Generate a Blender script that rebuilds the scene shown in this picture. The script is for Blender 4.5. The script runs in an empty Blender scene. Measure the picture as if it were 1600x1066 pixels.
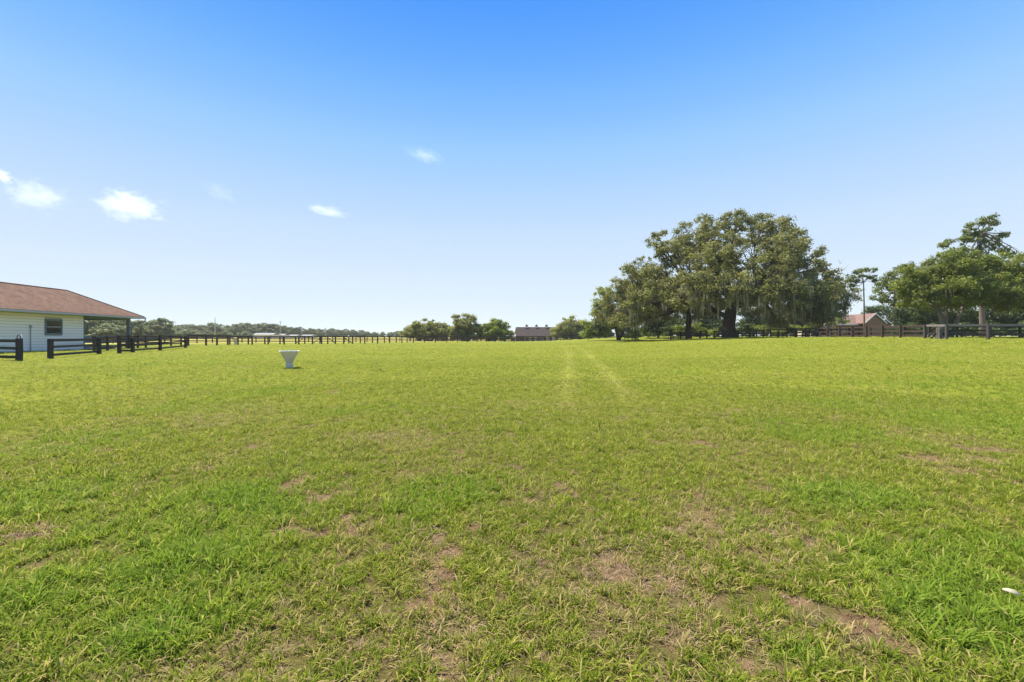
import bpy, math, random
import numpy as np
from mathutils import Vector, Matrix

R = math.radians
FPX, CAM_H, HZ = 711.0, 1.45, 525.0        # focal length in photo pixels, eye height, horizon row
scene = bpy.context.scene
C = scene.collection

# ------------------------------------------------------------------ camera
cam_data = bpy.data.cameras.new('camera')
cam_data.sensor_width = 36.0
cam_data.lens = 16.0
cam_data.shift_y = -0.005
cam_data.clip_start = 0.05
cam_data.clip_end = 20000
cam = bpy.data.objects.new('camera', cam_data)
cam.location = (0, 0, CAM_H)
cam.rotation_euler = (R(90), 0, 0)
C.objects.link(cam)
scene.camera = cam

# ------------------------------------------------------------------ sky, sun, exposure
SUN_AZ = math.atan2(-0.80, 0.60)           # compass-like: angle from +Y towards +X of the sun's place
SUN_EL = R(63)
world = bpy.data.worlds.new('World')
scene.world = world
world.use_nodes = True
wn, wl = world.node_tree.nodes, world.node_tree.links
wn.clear()
sky = wn.new('ShaderNodeTexSky')
sky.sky_type = 'NISHITA'
sky.sun_disc = False
sky.sun_elevation = SUN_EL
sky.sun_rotation = SUN_AZ
sky.altitude = 30
sky.air_density = 1.0
sky.dust_density = 0.35
sky.ozone_density = 2.0
bg = wn.new('ShaderNodeBackground')
bg.inputs['Strength'].default_value = 0.11
wo = wn.new('ShaderNodeOutputWorld')
# the photographed sky is even all round: read the sky model side-on to the sun at each elevation,
# then grade its brightness from pale horizon to deep blue
EXPOSURE = 1.1
tc = wn.new('ShaderNodeTexCoord')
sx = wn.new('ShaderNodeSeparateXYZ'); wl.new(tc.outputs['Generated'], sx.inputs[0])
zc = wn.new('ShaderNodeClamp'); zc.inputs['Min'].default_value = 0.02; zc.inputs['Max'].default_value = 0.707; wl.new(sx.outputs['Z'], zc.inputs['Value'])
zz = wn.new('ShaderNodeMath'); zz.operation = 'MULTIPLY'; wl.new(zc.outputs[0], zz.inputs[0]); wl.new(zc.outputs[0], zz.inputs[1])
hh = wn.new('ShaderNodeMath'); hh.operation = 'SUBTRACT'; hh.inputs[0].default_value = 1.0; wl.new(zz.outputs[0], hh.inputs[1])
hr = wn.new('ShaderNodeMath'); hr.operation = 'SQRT'; wl.new(hh.outputs[0], hr.inputs[0])
cb = wn.new('ShaderNodeCombineXYZ')
for k, cf in (('X', math.sin(R(50))), ('Y', math.cos(R(50)))):
    q = wn.new('ShaderNodeMath'); q.operation = 'MULTIPLY'; q.inputs[1].default_value = cf
    wl.new(hr.outputs[0], q.inputs[0]); wl.new(q.outputs[0], cb.inputs[k])
wl.new(zc.outputs[0], cb.inputs['Z']); wl.new(cb.outputs[0], sky.inputs['Vector'])
sr = wn.new('ShaderNodeSeparateColor'); wl.new(sky.outputs[0], sr.inputs[0])
dv = wn.new('ShaderNodeMath'); dv.operation = 'DIVIDE'; dv.inputs[1].default_value = 6.0; wl.new(sr.outputs[0], dv.inputs[0])
rp = wn.new('ShaderNodeValToRGB'); rp.color_ramp.interpolation = 'B_SPLINE' if False else 'LINEAR'
STOPS = [(.170, (.050, .27, .92)), (.180, (.072, .32, 1.0)), (.192, (.125, .40, 1.0)), (.208, (.20, .49, 1.0)), (.24, (.335, .615, 1.0)),
         (.29, (.47, .69, 1.0)), (.373, (.60, .77, 1.0)), (.55, (.70, .84, 1.0)), (.915, (.78, .90, .99))]
while len(rp.color_ramp.elements) < len(STOPS): rp.color_ramp.elements.new(.5)
for el, (p_, c_) in zip(rp.color_ramp.elements, STOPS): el.position = p_; el.color = (*c_, 1)
wl.new(dv.outputs[0], rp.inputs['Fac'])
sc_ = wn.new('ShaderNodeVectorMath'); sc_.operation = 'SCALE'; sc_.inputs['Scale'].default_value = 1 / (2 ** EXPOSURE * 0.11)
wl.new(rp.outputs[0], sc_.inputs[0]); wl.new(sc_.outputs[0], bg.inputs['Color'])
wl.new(bg.outputs[0], wo.inputs['Surface'])

sun_data = bpy.data.lights.new('sun', 'SUN')
sun_data.energy = 5.0
sun_data.angle = R(0.53)
sun_data.color = (1.0, 0.94, 0.84)
sun = bpy.data.objects.new('sun', sun_data)
sdir = Vector((math.sin(SUN_AZ) * math.cos(SUN_EL), math.cos(SUN_AZ) * math.cos(SUN_EL), math.sin(SUN_EL)))
sun.rotation_euler = (-sdir).to_track_quat('-Z', 'Y').to_euler()
sun.location = (0, 0, 60)
C.objects.link(sun)

scene.view_settings.view_transform = 'Standard'
scene.view_settings.look = 'None'
scene.view_settings.exposure = EXPOSURE
scene.view_settings.gamma = 1.0
scene.render.engine = 'CYCLES'
cy = scene.cycles
cy.max_bounces = 6
cy.diffuse_bounces = 3
cy.glossy_bounces = 2
cy.transmission_bounces = 4
cy.transparent_max_bounces = 8
cy.volume_bounces = 3
cy.sample_clamp_indirect = 6
cy.use_denoising = True

# ------------------------------------------------------------------ numeric helpers
def px(x, d):
    """world X of photo column x at depth d"""
    return (x - 800.0) / FPX * d

def pz(y, d):
    """world Z of photo row y at depth d"""
    return CAM_H - (y - HZ) / FPX * d

def _hash(ix, iy, seed):
    n = (ix.astype(np.int64) * 374761393 + iy.astype(np.int64) * 668265263 + seed * 974634777) & 0x7fffffff
    n = ((n ^ (n >> 13)) * 1274126177) & 0x7fffffff
    n = n ^ (n >> 16)
    return (n & 0xffff) / 65535.0

def vnoise(x, y, seed=0):
    x = np.asarray(x, float); y = np.asarray(y, float)
    ix = np.floor(x); iy = np.floor(y)
    fx = x - ix; fy = y - iy
    fx = fx * fx * (3 - 2 * fx); fy = fy * fy * (3 - 2 * fy)
    a = _hash(ix, iy, seed); b = _hash(ix + 1, iy, seed)
    c = _hash(ix, iy + 1, seed); d = _hash(ix + 1, iy + 1, seed)
    return (a * (1 - fx) + b * fx) * (1 - fy) + (c * (1 - fx) + d * fx) * fy

def fbm(x, y, seed=0, octv=4):
    s = 0.0; a = 0.5; t = 0.0
    for k in range(octv):
        s = s + a * vnoise(x * 2 ** k + 17.3 * k, y * 2 ** k - 9.1 * k, seed + k)
        t += a; a *= 0.55
    return s / t

def sstep(a, b, x):
    t = np.clip((np.asarray(x, float) - a) / (b - a), 0, 1)
    return t * t * (3 - 2 * t)

def gauss(x, y, cx, cy_, s):
    return np.exp(-((x - cx) ** 2 + (y - cy_) ** 2) / (2 * s * s))

def terrain(x, y):
    x = np.asarray(x, float); y = np.asarray(y, float)
    z = 1.25 * sstep(2, 40, x) * sstep(4, 46, y)
    z = z + 0.15 * sstep(-34.5, -38.5, x) * sstep(10, 20, y) * sstep(75, 58, y)
    z = z - 0.60 * gauss(x, y, 31, 91, 7)
    z = z - 1.9 * gauss(x, y, 14, 210, 34)
    r = np.sqrt(x * x + y * y)
    z = z + 0.10 * (fbm(x / 7.0, y / 7.0, 5, 3) - 0.5) * sstep(2, 12, r)
    z = z + 0.035 * (fbm(x / 0.55, y / 0.55, 8, 3) - 0.5) * sstep(60, 15, r)
    return z

def tz(x, y):
    return float(terrain(np.array([x]), np.array([y]))[0])

# ground cover: bare patches listed as (photo column, row, half width, half height, strength)
BARE_PX = [(960, 888, 48, 28, 1), (1090, 775, 22, 11, 1), (1172, 1042, 26, 16, 1), (1340, 975, 75, 20, 1),
    (1405, 1010, 50, 18, .9), (1245, 940, 36, 18, .9), (560, 848, 36, 9.8, 0.45), (60, 830, 32, 10.5, 0.45), (255, 765, 19, 6.8, 0.45),
    (330, 808, 22, 7, 0.5), (290, 938, 22, 10.5, 0.6), (690, 950, 34, 18, 0.5), (700, 1040, 46, 22, .8), (1290, 855, 42, 18, .9),
    (1540, 718, 35, 9, 1), (1440, 715, 45, 8, .9), (1490, 736, 40, 7, .8), (178, 652, 16, 4, 1), (143, 684, 16, 4, 1),
    (165, 704, 28, 4, 1), (58, 681, 12, 4, 1), (312, 632, 15, 4, .9), (380, 633, 9, 3, .9), (488, 664, 6, 3, 1),
    (591, 663, 6, 3, 1), (617, 679, 6, 3, 1), (590, 711, 9, 4, 1), (665, 633, 15, 2.5, .9), (694, 666, 8, 3, 1),
    (645, 746, 12, 6, .9), (715, 705, 14, 5, .8), (1098, 692, 20, 6, 1), (1030, 692, 16, 4, .8), (1247, 713, 9, 4, 1),
    (900, 738, 30, 8, .7), (650, 885, 24, 10, .7), (1105, 935, 34, 12, .7), (820, 905, 40, 16, .6), (60, 1040, 32, 13.5, 0.6),
    (520, 612, 14, 2.5, .9), (380, 574, 40, 2, .8), (490, 572, 25, 1.5, .6), (420, 640, 12, 3, .6), (1195, 765, 30, 8, .7),
    (930, 820, 24, 8, .8), (480, 905, 21, 7.5, 0.52), (160, 1000, 24, 10.5, 0.52), (390, 700, 14, 5, .7), (1500, 780, 22, 7, .8),
    (820, 1000, 36, 16, .7), (1060, 1010, 36, 14, .6), (560, 1010, 36, 14, .6), (1360, 690, 30, 5, .6), (1150, 640, 25, 3, .5)]
DRY_PX = [(960, 920, 230, 130, .85), (1150, 820, 150, 90, .7), (1310, 985, 150, 60, .75), (720, 990, 150, 70, .55),
    (1180, 640, 160, 30, .25), (1130, 700, 130, 40, .4), (1480, 722, 120, 20, .55), (660, 860, 90, 40, .35), (1170, 1040, 120, 40, .6)]
LUSH_PX = [(1490, 960, 120, 70, 1), (1340, 775, 130, 30, .9), (1150, 815, 60, 20, .7), (700, 770, 110, 35, .7), (640, 800, 70, 30, .6),
    (120, 690, 120, 30, .6), (60, 780, 140, 60, .7), (1540, 660, 160, 40, .6), (250, 880, 150, 60, .5), (1530, 850, 120, 50, .7), (420, 780, 120, 40, .5), (260, 985, 110, 50, .6), (60, 930, 70, 60, .7), (1400, 880, 160, 60, .6), (1260, 1030, 70, 30, .8)]

def _ell(x, y, table, warp):
    out = np.zeros_like(x)
    for cx, cyp, rx, ry, s in table:
        d = FPX * CAM_H / (cyp - HZ)
        wx, rxw = px(cx, d), rx / FPX * d
        ryw = ry * d * d / (FPX * CAM_H)
        q = np.sqrt(((x - wx) / rxw) ** 2 + ((y - d) / ryw) ** 2) + warp
        out = np.maximum(out, s * sstep(1.1, 0.35, q))
    return out

def cover(x, y):
    """bare soil, dryness and lushness of the turf, fixed to the ground"""
    r = np.sqrt(x * x + y * y)
    w = 1.5 * (fbm(x / 0.32, y / 0.32, 21, 4) - 0.5)
    bare = _ell(x, y, BARE_PX, w)
    n1 = fbm(x / 0.42, y / 0.42, 31, 4)
    small = sstep(0.63, 0.76, n1) * sstep(0.42, 0.62, fbm(x / 3.1, y / 3.1, 41, 3)) * 0.85
    bare = np.maximum(bare, small * sstep(20, 5, r))
    dry = _ell(x, y, DRY_PX, 0.7 * (fbm(x / 0.8, y / 0.8, 51, 3) - 0.5))
    dry = np.clip(0.75 * dry + 0.65 * sstep(0.48, 0.8, fbm(x / 1.6, y / 1.6, 61, 4)), 0, 1)
    dry = dry * (.25 + .75 * sstep(15, 5, r))
    lush = _ell(x, y, LUSH_PX, 0.8 * (fbm(x / 0.7, y / 0.7, 71, 3) - 0.5))
    lush = np.clip(lush + 0.6 * sstep(0.52, 0.75, fbm(x / 2.3, y / 2.3, 81, 4)), 0, 1)
    bare = bare * (1 - 0.6 * lush * (bare < 0.8))
    # two pale wheel tracks crossing the field
    t = np.clip((y - 10.0) / 50.0, 0, 1)
    cxl = 1.9 + 7.2 * t - 1.5 * t * t
    track = np.zeros_like(x)
    for off in (-0.75, 0.75):
        track = np.maximum(track, np.exp(-((x - cxl - off) / 0.30) ** 2))
    track = track * sstep(6, 13, y) * sstep(75, 50, y) * (0.5 + 0.5 * fbm(x / 1.2, y / 4.0, 91, 3))
    return bare, dry, lush, track

# ------------------------------------------------------------------ mesh helpers
def link(o, parent=None):
    C.objects.link(o)
    if parent is not None:
        o.parent = parent
    return o

def raw_mesh(name, v, f, mat=None, smooth=False, attrs=None, faceattrs=None):
    """v (N,3) array; f (M,k) int array with constant k"""
    v = np.asarray(v, np.float32); f = np.asarray(f, np.int32)
    me = bpy.data.meshes.new(name)
    m, k = f.shape
    me.vertices.add(len(v)); me.vertices.foreach_set('co', v.ravel())
    me.loops.add(m * k); me.loops.foreach_set('vertex_index', f.ravel())
    me.polygons.add(m)
    me.polygons.foreach_set('loop_start', np.arange(0, m * k, k, dtype=np.int32))
    if smooth:
        me.polygons.foreach_set('use_smooth', np.ones(m, bool))
    for an, av in (attrs or {}).items():
        a = me.attributes.new(an, 'FLOAT', 'POINT'); a.data.foreach_set('value', np.asarray(av, np.float32))
    for an, av in (faceattrs or {}).items():
        a = me.attributes.new(an, 'FLOAT', 'FACE'); a.data.foreach_set('value', np.asarray(av, np.float32))
    me.update(calc_edges=True)
    if mat: me.materials.append(mat)
    return me

class MB:
    """collects polygons of one piece, then links them as one mesh object"""
    def __init__(s): s.v = []; s.f = []
    def add(s, verts, faces):
        b = len(s.v); s.v += [tuple(p) for p in verts]; s.f += [tuple(i + b for i in q) for q in faces]; return s
    def box(s, x0, x1, y0, y1, z0, z1):
        return s.add([(x0, y0, z0), (x1, y0, z0), (x1, y1, z0), (x0, y1, z0), (x0, y0, z1), (x1, y0, z1), (x1, y1, z1), (x0, y1, z1)],
                     [(0, 3, 2, 1), (4, 5, 6, 7), (0, 1, 5, 4), (1, 2, 6, 5), (2, 3, 7, 6), (3, 0, 4, 7)])
    def prism(s, poly, lo, hi, axis='y'):
        n = len(poly)
        def P(a, b, t): return (a, t, b) if axis == 'y' else (t, a, b) if axis == 'x' else (a, b, t)
        vs = [P(a, b, lo) for a, b in poly] + [P(a, b, hi) for a, b in poly]
        fs = [tuple(range(n))[::-1], tuple(range(n, 2 * n))] + [(i, (i + 1) % n, n + (i + 1) % n, n + i) for i in range(n)]
        return s.add(vs, fs)
    def tube(s, pts, radii, seg=8):
        pts = [Vector(p) for p in pts]; n = len(pts)
        if not hasattr(radii, '__len__'): radii = [radii] * n
        rings = []
        for i, p in enumerate(pts):
            t = (pts[min(i + 1, n - 1)] - pts[max(i - 1, 0)]).normalized()
            a = t.cross(Vector((0.31, 0.95, 0.05))).normalized() if abs(t.y) < .9 else t.cross(Vector((1, 0, 0))).normalized()
            b = t.cross(a)
            rings.append([p + (a * math.cos(2 * math.pi * k / seg) + b * math.sin(2 * math.pi * k / seg)) * radii[i] for k in range(seg)])
        vs = [q for r_ in rings for q in r_]
        fs = [(i * seg + k, i * seg + (k + 1) % seg, (i + 1) * seg + (k + 1) % seg, (i + 1) * seg + k) for i in range(n - 1) for k in range(seg)]
        fs += [tuple(range(seg))[::-1], tuple(range((n - 1) * seg, n * seg))]
        return s.add(vs, fs)
    def mesh(s, name, mat, smooth=False):
        me = bpy.data.meshes.new(name); me.from_pydata(s.v, [], s.f)
        if smooth: me.polygons.foreach_set('use_smooth', [True] * len(me.polygons))
        me.materials.append(mat); me.update(); return me
    def build(s, name, mat, parent=None, smooth=False, bevel=0):
        o = bpy.data.objects.new(name, s.mesh(name, mat, smooth))
        if bevel:
            m = o.modifiers.new('bevel', 'BEVEL'); m.width = bevel; m.segments = 2
        return link(o, parent)

def tag(o, label=None, cat=None, group=None, kind=None):
    if label: o['label'] = label
    if cat: o['category'] = cat
    if group: o['group'] = group
    if kind: o['kind'] = kind
    return o

def empty(name, loc, rz=0, label=None, cat=None, group=None):
    o = bpy.data.objects.new(name, None); o.empty_display_size = 0.3
    o.location = loc; o.rotation_euler = (0, 0, rz); link(o)
    return tag(o, label, cat, group)

# ------------------------------------------------------------------ materials
class NT:
    def __init__(s, name):
        s.m = bpy.data.materials.new(name); s.m.use_nodes = True
        s.n, s.l = s.m.node_tree.nodes, s.m.node_tree.links; s.n.clear()
        s.out = s.n.new('ShaderNodeOutputMaterial')
    def new(s, t, **kw):
        q = s.n.new(t)
        for k, v in kw.items(): setattr(q, k, v)
        return q
    def put(s, a, b): s.l.new(a, b)
    def noise(s, scale, detail=4, rough=.55, coord=None, dim='3D'):
        q = s.new('ShaderNodeTexNoise'); q.inputs['Scale'].default_value = scale
        q.inputs['Detail'].default_value = detail; q.inputs['Roughness'].default_value = rough
        if coord is not None: s.put(coord, q.inputs['Vector'])
        return q.outputs['Fac']
    def ramp(s, fac, stops):
        q = s.new('ShaderNodeValToRGB'); e = q.color_ramp.elements
        while len(e) < len(stops): e.new(.5)
        for el, (p, c) in zip(e, stops): el.position = p; el.color = (*c, 1) if len(c) == 3 else c
        s.put(fac, q.inputs['Fac']); return q.outputs['Color']
    def mix(s, fac, a, b, mode='MIX'):
        q = s.new('ShaderNodeMix', data_type='RGBA', blend_type=mode); q.clamp_factor = True
        for sock, val in ((q.inputs[0], fac), (q.inputs[6], a), (q.inputs[7], b)):
            if hasattr(val, 'is_linked') or hasattr(val, 'links'): s.put(val, sock)
            elif isinstance(val, (int, float)): sock.default_value = val
            else: sock.default_value = (*val, 1)
        return q.outputs[2]
    def math(s, op, a, b=0.0, clamp=False):
        q = s.new('ShaderNodeMath', operation=op); q.use_clamp = clamp
        for i, val in enumerate((a, b)):
            if hasattr(val, 'links'): s.put(val, q.inputs[i])
            else: q.inputs[i].default_value = val
        return q.outputs[0]
    def attr(s, name, typ='GEOMETRY'):
        q = s.new('ShaderNodeAttribute', attribute_name=name); q.attribute_type = typ; return q.outputs['Fac']
    def obj(s): return s.new('ShaderNodeTexCoord').outputs['Object']
    def pos(s): return s.new('ShaderNodeNewGeometry').outputs['Position']
    def bsdf(s, col, rough=.7, spec=.3, metal=0.0, bump=None, bstr=.3, bdist=.02):
        b = s.new('ShaderNodeBsdfPrincipled')
        if hasattr(col, 'links'): s.put(col, b.inputs['Base Color'])
        else: b.inputs['Base Color'].default_value = (*col, 1)
        if hasattr(rough, 'links'): s.put(rough, b.inputs['Roughness'])
        else: b.inputs['Roughness'].default_value = rough
        b.inputs['Specular IOR Level'].default_value = spec; b.inputs['Metallic'].default_value = metal
        if bump is not None:
            q = s.new('ShaderNodeBump'); q.inputs['Strength'].default_value = bstr; q.inputs['Distance'].default_value = bdist
            s.put(bump, q.inputs['Height']); s.put(q.outputs[0], b.inputs['Normal'])
        return b
    def done(s, shader): s.put(shader.outputs[0], s.out.inputs['Surface']); return s.m

def mat_paint(name, col, var=.15, scale=3.0, rough=.6, streak=None, bump=.15):
    t = NT(name); p = t.obj()
    n = t.noise(scale, 5, .6, p)
    c = t.mix(n, tuple(x * (1 - var) for x in col), tuple(min(1, x * (1 + var)) for x in col))
    if streak:
        mp = t.new('ShaderNodeMapping'); mp.inputs['Scale'].default_value = streak[1]; t.put(p, mp.inputs['Vector'])
        s_ = t.ramp(t.noise(6, 6, .7, mp.outputs[0]), [(.45, (0, 0, 0)), (.75, (1, 1, 1))])
        c = t.mix(s_, c, streak[0])
    return t.done(t.bsdf(c, rough, .3, bump=t.noise(scale * 12, 4, .6, p), bstr=bump, bdist=.01))

def mat_leaf(name, dark, mid, light, trans=.35, nscale=.35):
    """tint comes from each leaf's own number and a slow drift across the crown"""
    t = NT(name)
    a = t.attr('tint')
    n = t.noise(nscale, 3, .6, t.obj())
    f = t.math('ADD', t.math('MULTIPLY', a, .55), t.math('MULTIPLY', n, .5))
    c = t.ramp(f, [(.18, dark), (.5, mid), (.85, light)])
    b = t.bsdf(c, .55, .25)
    tr = t.new('ShaderNodeBsdfTranslucent'); t.put(t.mix(.5, c, light), tr.inputs['Color'])
    mx = t.new('ShaderNodeMixShader'); mx.inputs[0].default_value = trans
    t.put(b.outputs[0], mx.inputs[1]); t.put(tr.outputs[0], mx.inputs[2])
    return t.done(mx)

def mat_bark(name, a, b, scale=2.5):
    t = NT(name); p = t.obj()
    mp = t.new('ShaderNodeMapping'); mp.inputs['Scale'].default_value = (3, 3, .6); t.put(p, mp.inputs['Vector'])
    n = t.noise(scale, 6, .65, mp.outputs[0])
    return t.done(t.bsdf(t.mix(n, a, b), .9, .1, bump=n, bstr=.8, bdist=.05))

def mat_ground():
    """thatch between the blades close by; farther off, where blades run together, the turf itself"""
    t = NT('pasture_turf'); p = t.pos()
    bare, dry, lush, track, far, hay = (t.attr(k) for k in ('bare', 'dry', 'lush', 'track', 'far', 'hay'))
    fine = t.noise(38, 5, .7, p); mid = t.noise(6, 5, .6, p); big = t.noise(.35, 4, .6, p); huge = t.noise(.05, 3, .5, p)
    vf = t.ramp(t.noise(170, 6, .8, p), [(.38, (0, 0, 0)), (.62, (1, 1, 1))])
    near = t.mix(vf, (.022, .017, .007), (.155, .115, .048))
    near = t.mix(t.ramp(mid, [(.35, (0, 0, 0)), (.7, (1, 1, 1))]), near, t.mix(vf, (.028, .028, .006), (.14, .135, .022)))
    g = t.mix(t.ramp(mid, [(.3, (0, 0, 0)), (.7, (1, 1, 1))]), t.mix(vf, (.066, .078, .006), (.190, .208, .022)), t.mix(vf, (.090, .104, .010), (.215, .232, .026)))
    g = t.mix(t.math('MULTIPLY', t.ramp(big, [(.35, (0, 0, 0)), (.7, (1, 1, 1))]), .6), g, (.196, .205, .022))
    g = t.mix(t.math('MULTIPLY', t.ramp(huge, [(.4, (0, 0, 0)), (.65, (1, 1, 1))]), .5), g, (.210, .212, .028))
    mp = t.new('ShaderNodeMapping'); mp.inputs['Scale'].default_value = (.035, .45, 1); mp.inputs['Rotation'].default_value = (0, 0, R(7)); t.put(p, mp.inputs['Vector'])
    g = t.mix(t.math('MULTIPLY', t.ramp(t.noise(1, 4, .6, mp.outputs[0]), [(.42, (0, 0, 0)), (.62, (1, 1, 1))]), .35), g, (.10, .118, .008))
    g = t.mix(far, near, g)
    g = t.mix(t.math('MULTIPLY', lush, .3), g, (.085, .150, .006))
    straw = t.mix(vf, (.055, .038, .018), (.30, .21, .10))
    soil = t.mix(t.math('MULTIPLY', t.math('ADD', vf, t.noise(30, 5, .75, p)), .5), (.030, .017, .009), (.24, .14, .078))
    c = t.mix(t.math('MULTIPLY', dry, .45), g, straw)
    c = t.mix(t.ramp(bare, [(.25, (0, 0, 0)), (.8, (1, 1, 1))]), c, t.mix(t.ramp(mid, [(.35, (0, 0, 0)), (.65, (1, 1, 1))]), soil, straw))
    c = t.mix(t.math('MULTIPLY', track, .24), c, (.36, .34, .08))
    c = t.mix(t.math('MULTIPLY', hay, .8), c, t.mix(big, (.36, .30, .07), (.44, .38, .11)))
    h = t.math('ADD', fine, t.math('MULTIPLY', mid, 2.0))
    return t.done(t.bsdf(c, .95, .05, bump=h, bstr=.7, bdist=.03))

def mat_blade(name, dark, mid, light, drycol, trans=.4, fresh=None):
    t = NT(name)
    a = t.attr('tint'); inst = t.attr('itint', 'INSTANCER'); dry = t.attr('idry', 'INSTANCER'); lush = t.attr('ilush', 'INSTANCER')
    f = t.math('ADD', t.math('MULTIPLY', a, .5), t.math('MULTIPLY', inst, .5))
    c = t.ramp(f, [(.15, dark), (.5, mid), (.85, light)])
    if fresh: c = t.mix(t.math('MULTIPLY', lush, .75, True), c, fresh)
    k = t.math('SUBTRACT', t.math('ADD', dry, a), .82)
    c = t.mix(t.math('MULTIPLY', k, 3.0, True), c, drycol)
    b = t.bsdf(c, .6, .08)
    tr = t.new('ShaderNodeBsdfTranslucent'); t.put(c, tr.inputs['Color'])
    mx = t.new('ShaderNodeMixShader'); mx.inputs[0].default_value = trans
    t.put(b.outputs[0], mx.inputs[1]); t.put(tr.outputs[0], mx.inputs[2])
    return t.done(mx)

def mat_shingle(name, a, b, c3, scale):
    t = NT(name); p = t.obj()
    br = t.new('ShaderNodeTexBrick'); br.inputs['Scale'].default_value = scale
    br.inputs['Color1'].default_value = (*a, 1); br.inputs['Color2'].default_value = (*b, 1); br.inputs['Mortar'].default_value = (*[x * .45 for x in a], 1)
    br.inputs['Mortar Size'].default_value = .012; br.inputs['Brick Width'].default_value = .9; br.inputs['Row Height'].default_value = .42
    mp = t.new('ShaderNodeMapping'); mp.inputs['Rotation'].default_value = (0, 0, R(90)); t.put(p, mp.inputs['Vector']); t.put(mp.outputs[0], br.inputs['Vector'])
    c = t.mix(t.ramp(t.noise(2.6, 6, .8, p), [(.42, (0, 0, 0)), (.62, (1, 1, 1))]), br.outputs['Color'], c3)
    c = t.mix(t.noise(1.1, 4, .6, p), c, tuple(x * .75 for x in b))
    return t.done(t.bsdf(c, .9, .1, bump=t.noise(45, 3, .6, p), bstr=.4))

M = {}
M['ground'] = mat_ground()
M['blade'] = mat_blade('grass_blade', (.112, .165, .013), (.270, .328, .026), (.50, .50, .075), (.50, .38, .16), .5, (.180, .300, .030))
M['straw'] = mat_blade('dead_grass_straw', (.13, .085, .050), (.26, .18, .105), (.44, .34, .21), (.34, .24, .14), .2)
M['siding'] = mat_paint('painted_siding', (.84, .79, .69), .05, 1.2, .6)
M['sidingcore'] = mat_paint('siding_groove_shade', (.46, .46, .44), .1, 2)  # grey core colour stands in for the shadow lines between lap boards
M['trim'] = mat_paint('slate_trim', (.13, .17, .19), .15, 3)
M['gutter'] = mat_paint('pale_gutter', (.42, .43, .42), .08, 3)
M['soffit'] = mat_paint('soffit', (.36, .37, .30), .06, 3)
M['shingle'] = mat_shingle('brown_shingle', (.180, .103, .066), (.115, .064, .042), (.26, .155, .105), 3.2)
M['shingle_far'] = mat_shingle('dark_shingle', (.070, .050, .044), (.055, .040, .036), (.085, .062, .054), 1.2)
M['shingle_pink'] = mat_shingle('rose_shingle', (.24, .15, .12), (.20, .125, .10), (.27, .175, .145), 1.6)
M['black'] = mat_paint('black_fence_paint', (.026, .021, .019), .4, 5, .7, ((.062, .055, .05), (1, 1, 1)))
M['brown'] = mat_paint('brown_fence_stain', (.052, .028, .020), .35, 4, .75, ((.095, .062, .048), (1, 1, 1)))
M['worn'] = mat_paint('weathered_fence_board', (.20, .175, .155), .3, 4, .85, ((.10, .085, .075), (1, 1, 1)))
M['oldpost'] = mat_paint('old_dark_post', (.055, .047, .043), .4, 4, .85, ((.12, .105, .095), (1, 1, 1)))
M['white'] = mat_paint('white_plastic', (.62, .565, .50), .06, 4, .5, ((.52, .47, .39), (1, 1, .3)))
M['whitepost'] = mat_paint('white_post_paint', (.75, .75, .74), .04, 3)
M['cream'] = mat_paint('cream_wall', (.62, .52, .42), .08, 2)
M['brick'] = mat_paint('brick_wall', (.23, .125, .085), .2, 6)
M['metal'] = mat_paint('grey_galvanised', (.34, .36, .38), .1, 5, .5)
M['polewood'] = mat_paint('grey_utility_pole', (.33, .32, .31), .15, 2)
M['deck'] = mat_paint('porch_floor', (.30, .29, .28), .1, 2)
M['whiteroof'] = mat_paint('pale_metal_roof', (.20, .20, .185), .08, .5)
M['paper'] = mat_paint('paper_scrap', (.36, .31, .21), .12, 60)
M['bark'] = mat_bark('oak_bark', (.025, .017, .013), (.10, .066, .05))
M['bark_pale'] = mat_bark('grey_bark', (.10, .088, .07), (.25, .22, .18))
M['stump'] = mat_bark('stump_wood', (.05, .045, .04), (.20, .18, .155))
M['bark_pine'] = mat_bark('pine_bark', (.11, .08, .06), (.25, .19, .15))
M['deadwood'] = mat_bark('bleached_wood', (.34, .31, .27), (.52, .48, .43))
M['leaf_oak'] = mat_leaf('oak_leaf', (.072, .080, .018), (.165, .172, .040), (.31, .30, .082), .42)
M['leaf_oak2'] = mat_leaf('young_oak_leaf', (.070, .100, .014), (.165, .200, .030), (.28, .305, .06), .42)
M['leaf_bright'] = mat_leaf('bright_leaf', (.085, .125, .012), (.185, .235, .026), (.32, .35, .055), .42)
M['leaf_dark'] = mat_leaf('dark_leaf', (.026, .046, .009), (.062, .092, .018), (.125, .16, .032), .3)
M['leaf_pine'] = mat_leaf('pine_needle', (.058, .085, .013), (.130, .168, .028), (.23, .26, .055), .38)
M['leaf_grey'] = mat_leaf('grey_green_leaf', (.135, .150, .036), (.26, .275, .070), (.37, .37, .115), .45)
M['leaf_far'] = mat_leaf('distant_leaf', (.075, .095, .036), (.145, .170, .065), (.23, .25, .10), .38, .12)
M['moss'] = mat_leaf('moss_strand', (.20, .185, .11), (.31, .29, .185), (.42, .39, .27), .4)
t_ = NT('window_glass'); M['glass'] = t_.done(t_.bsdf((.035, .03, .028), .05, .8)); del t_

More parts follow.
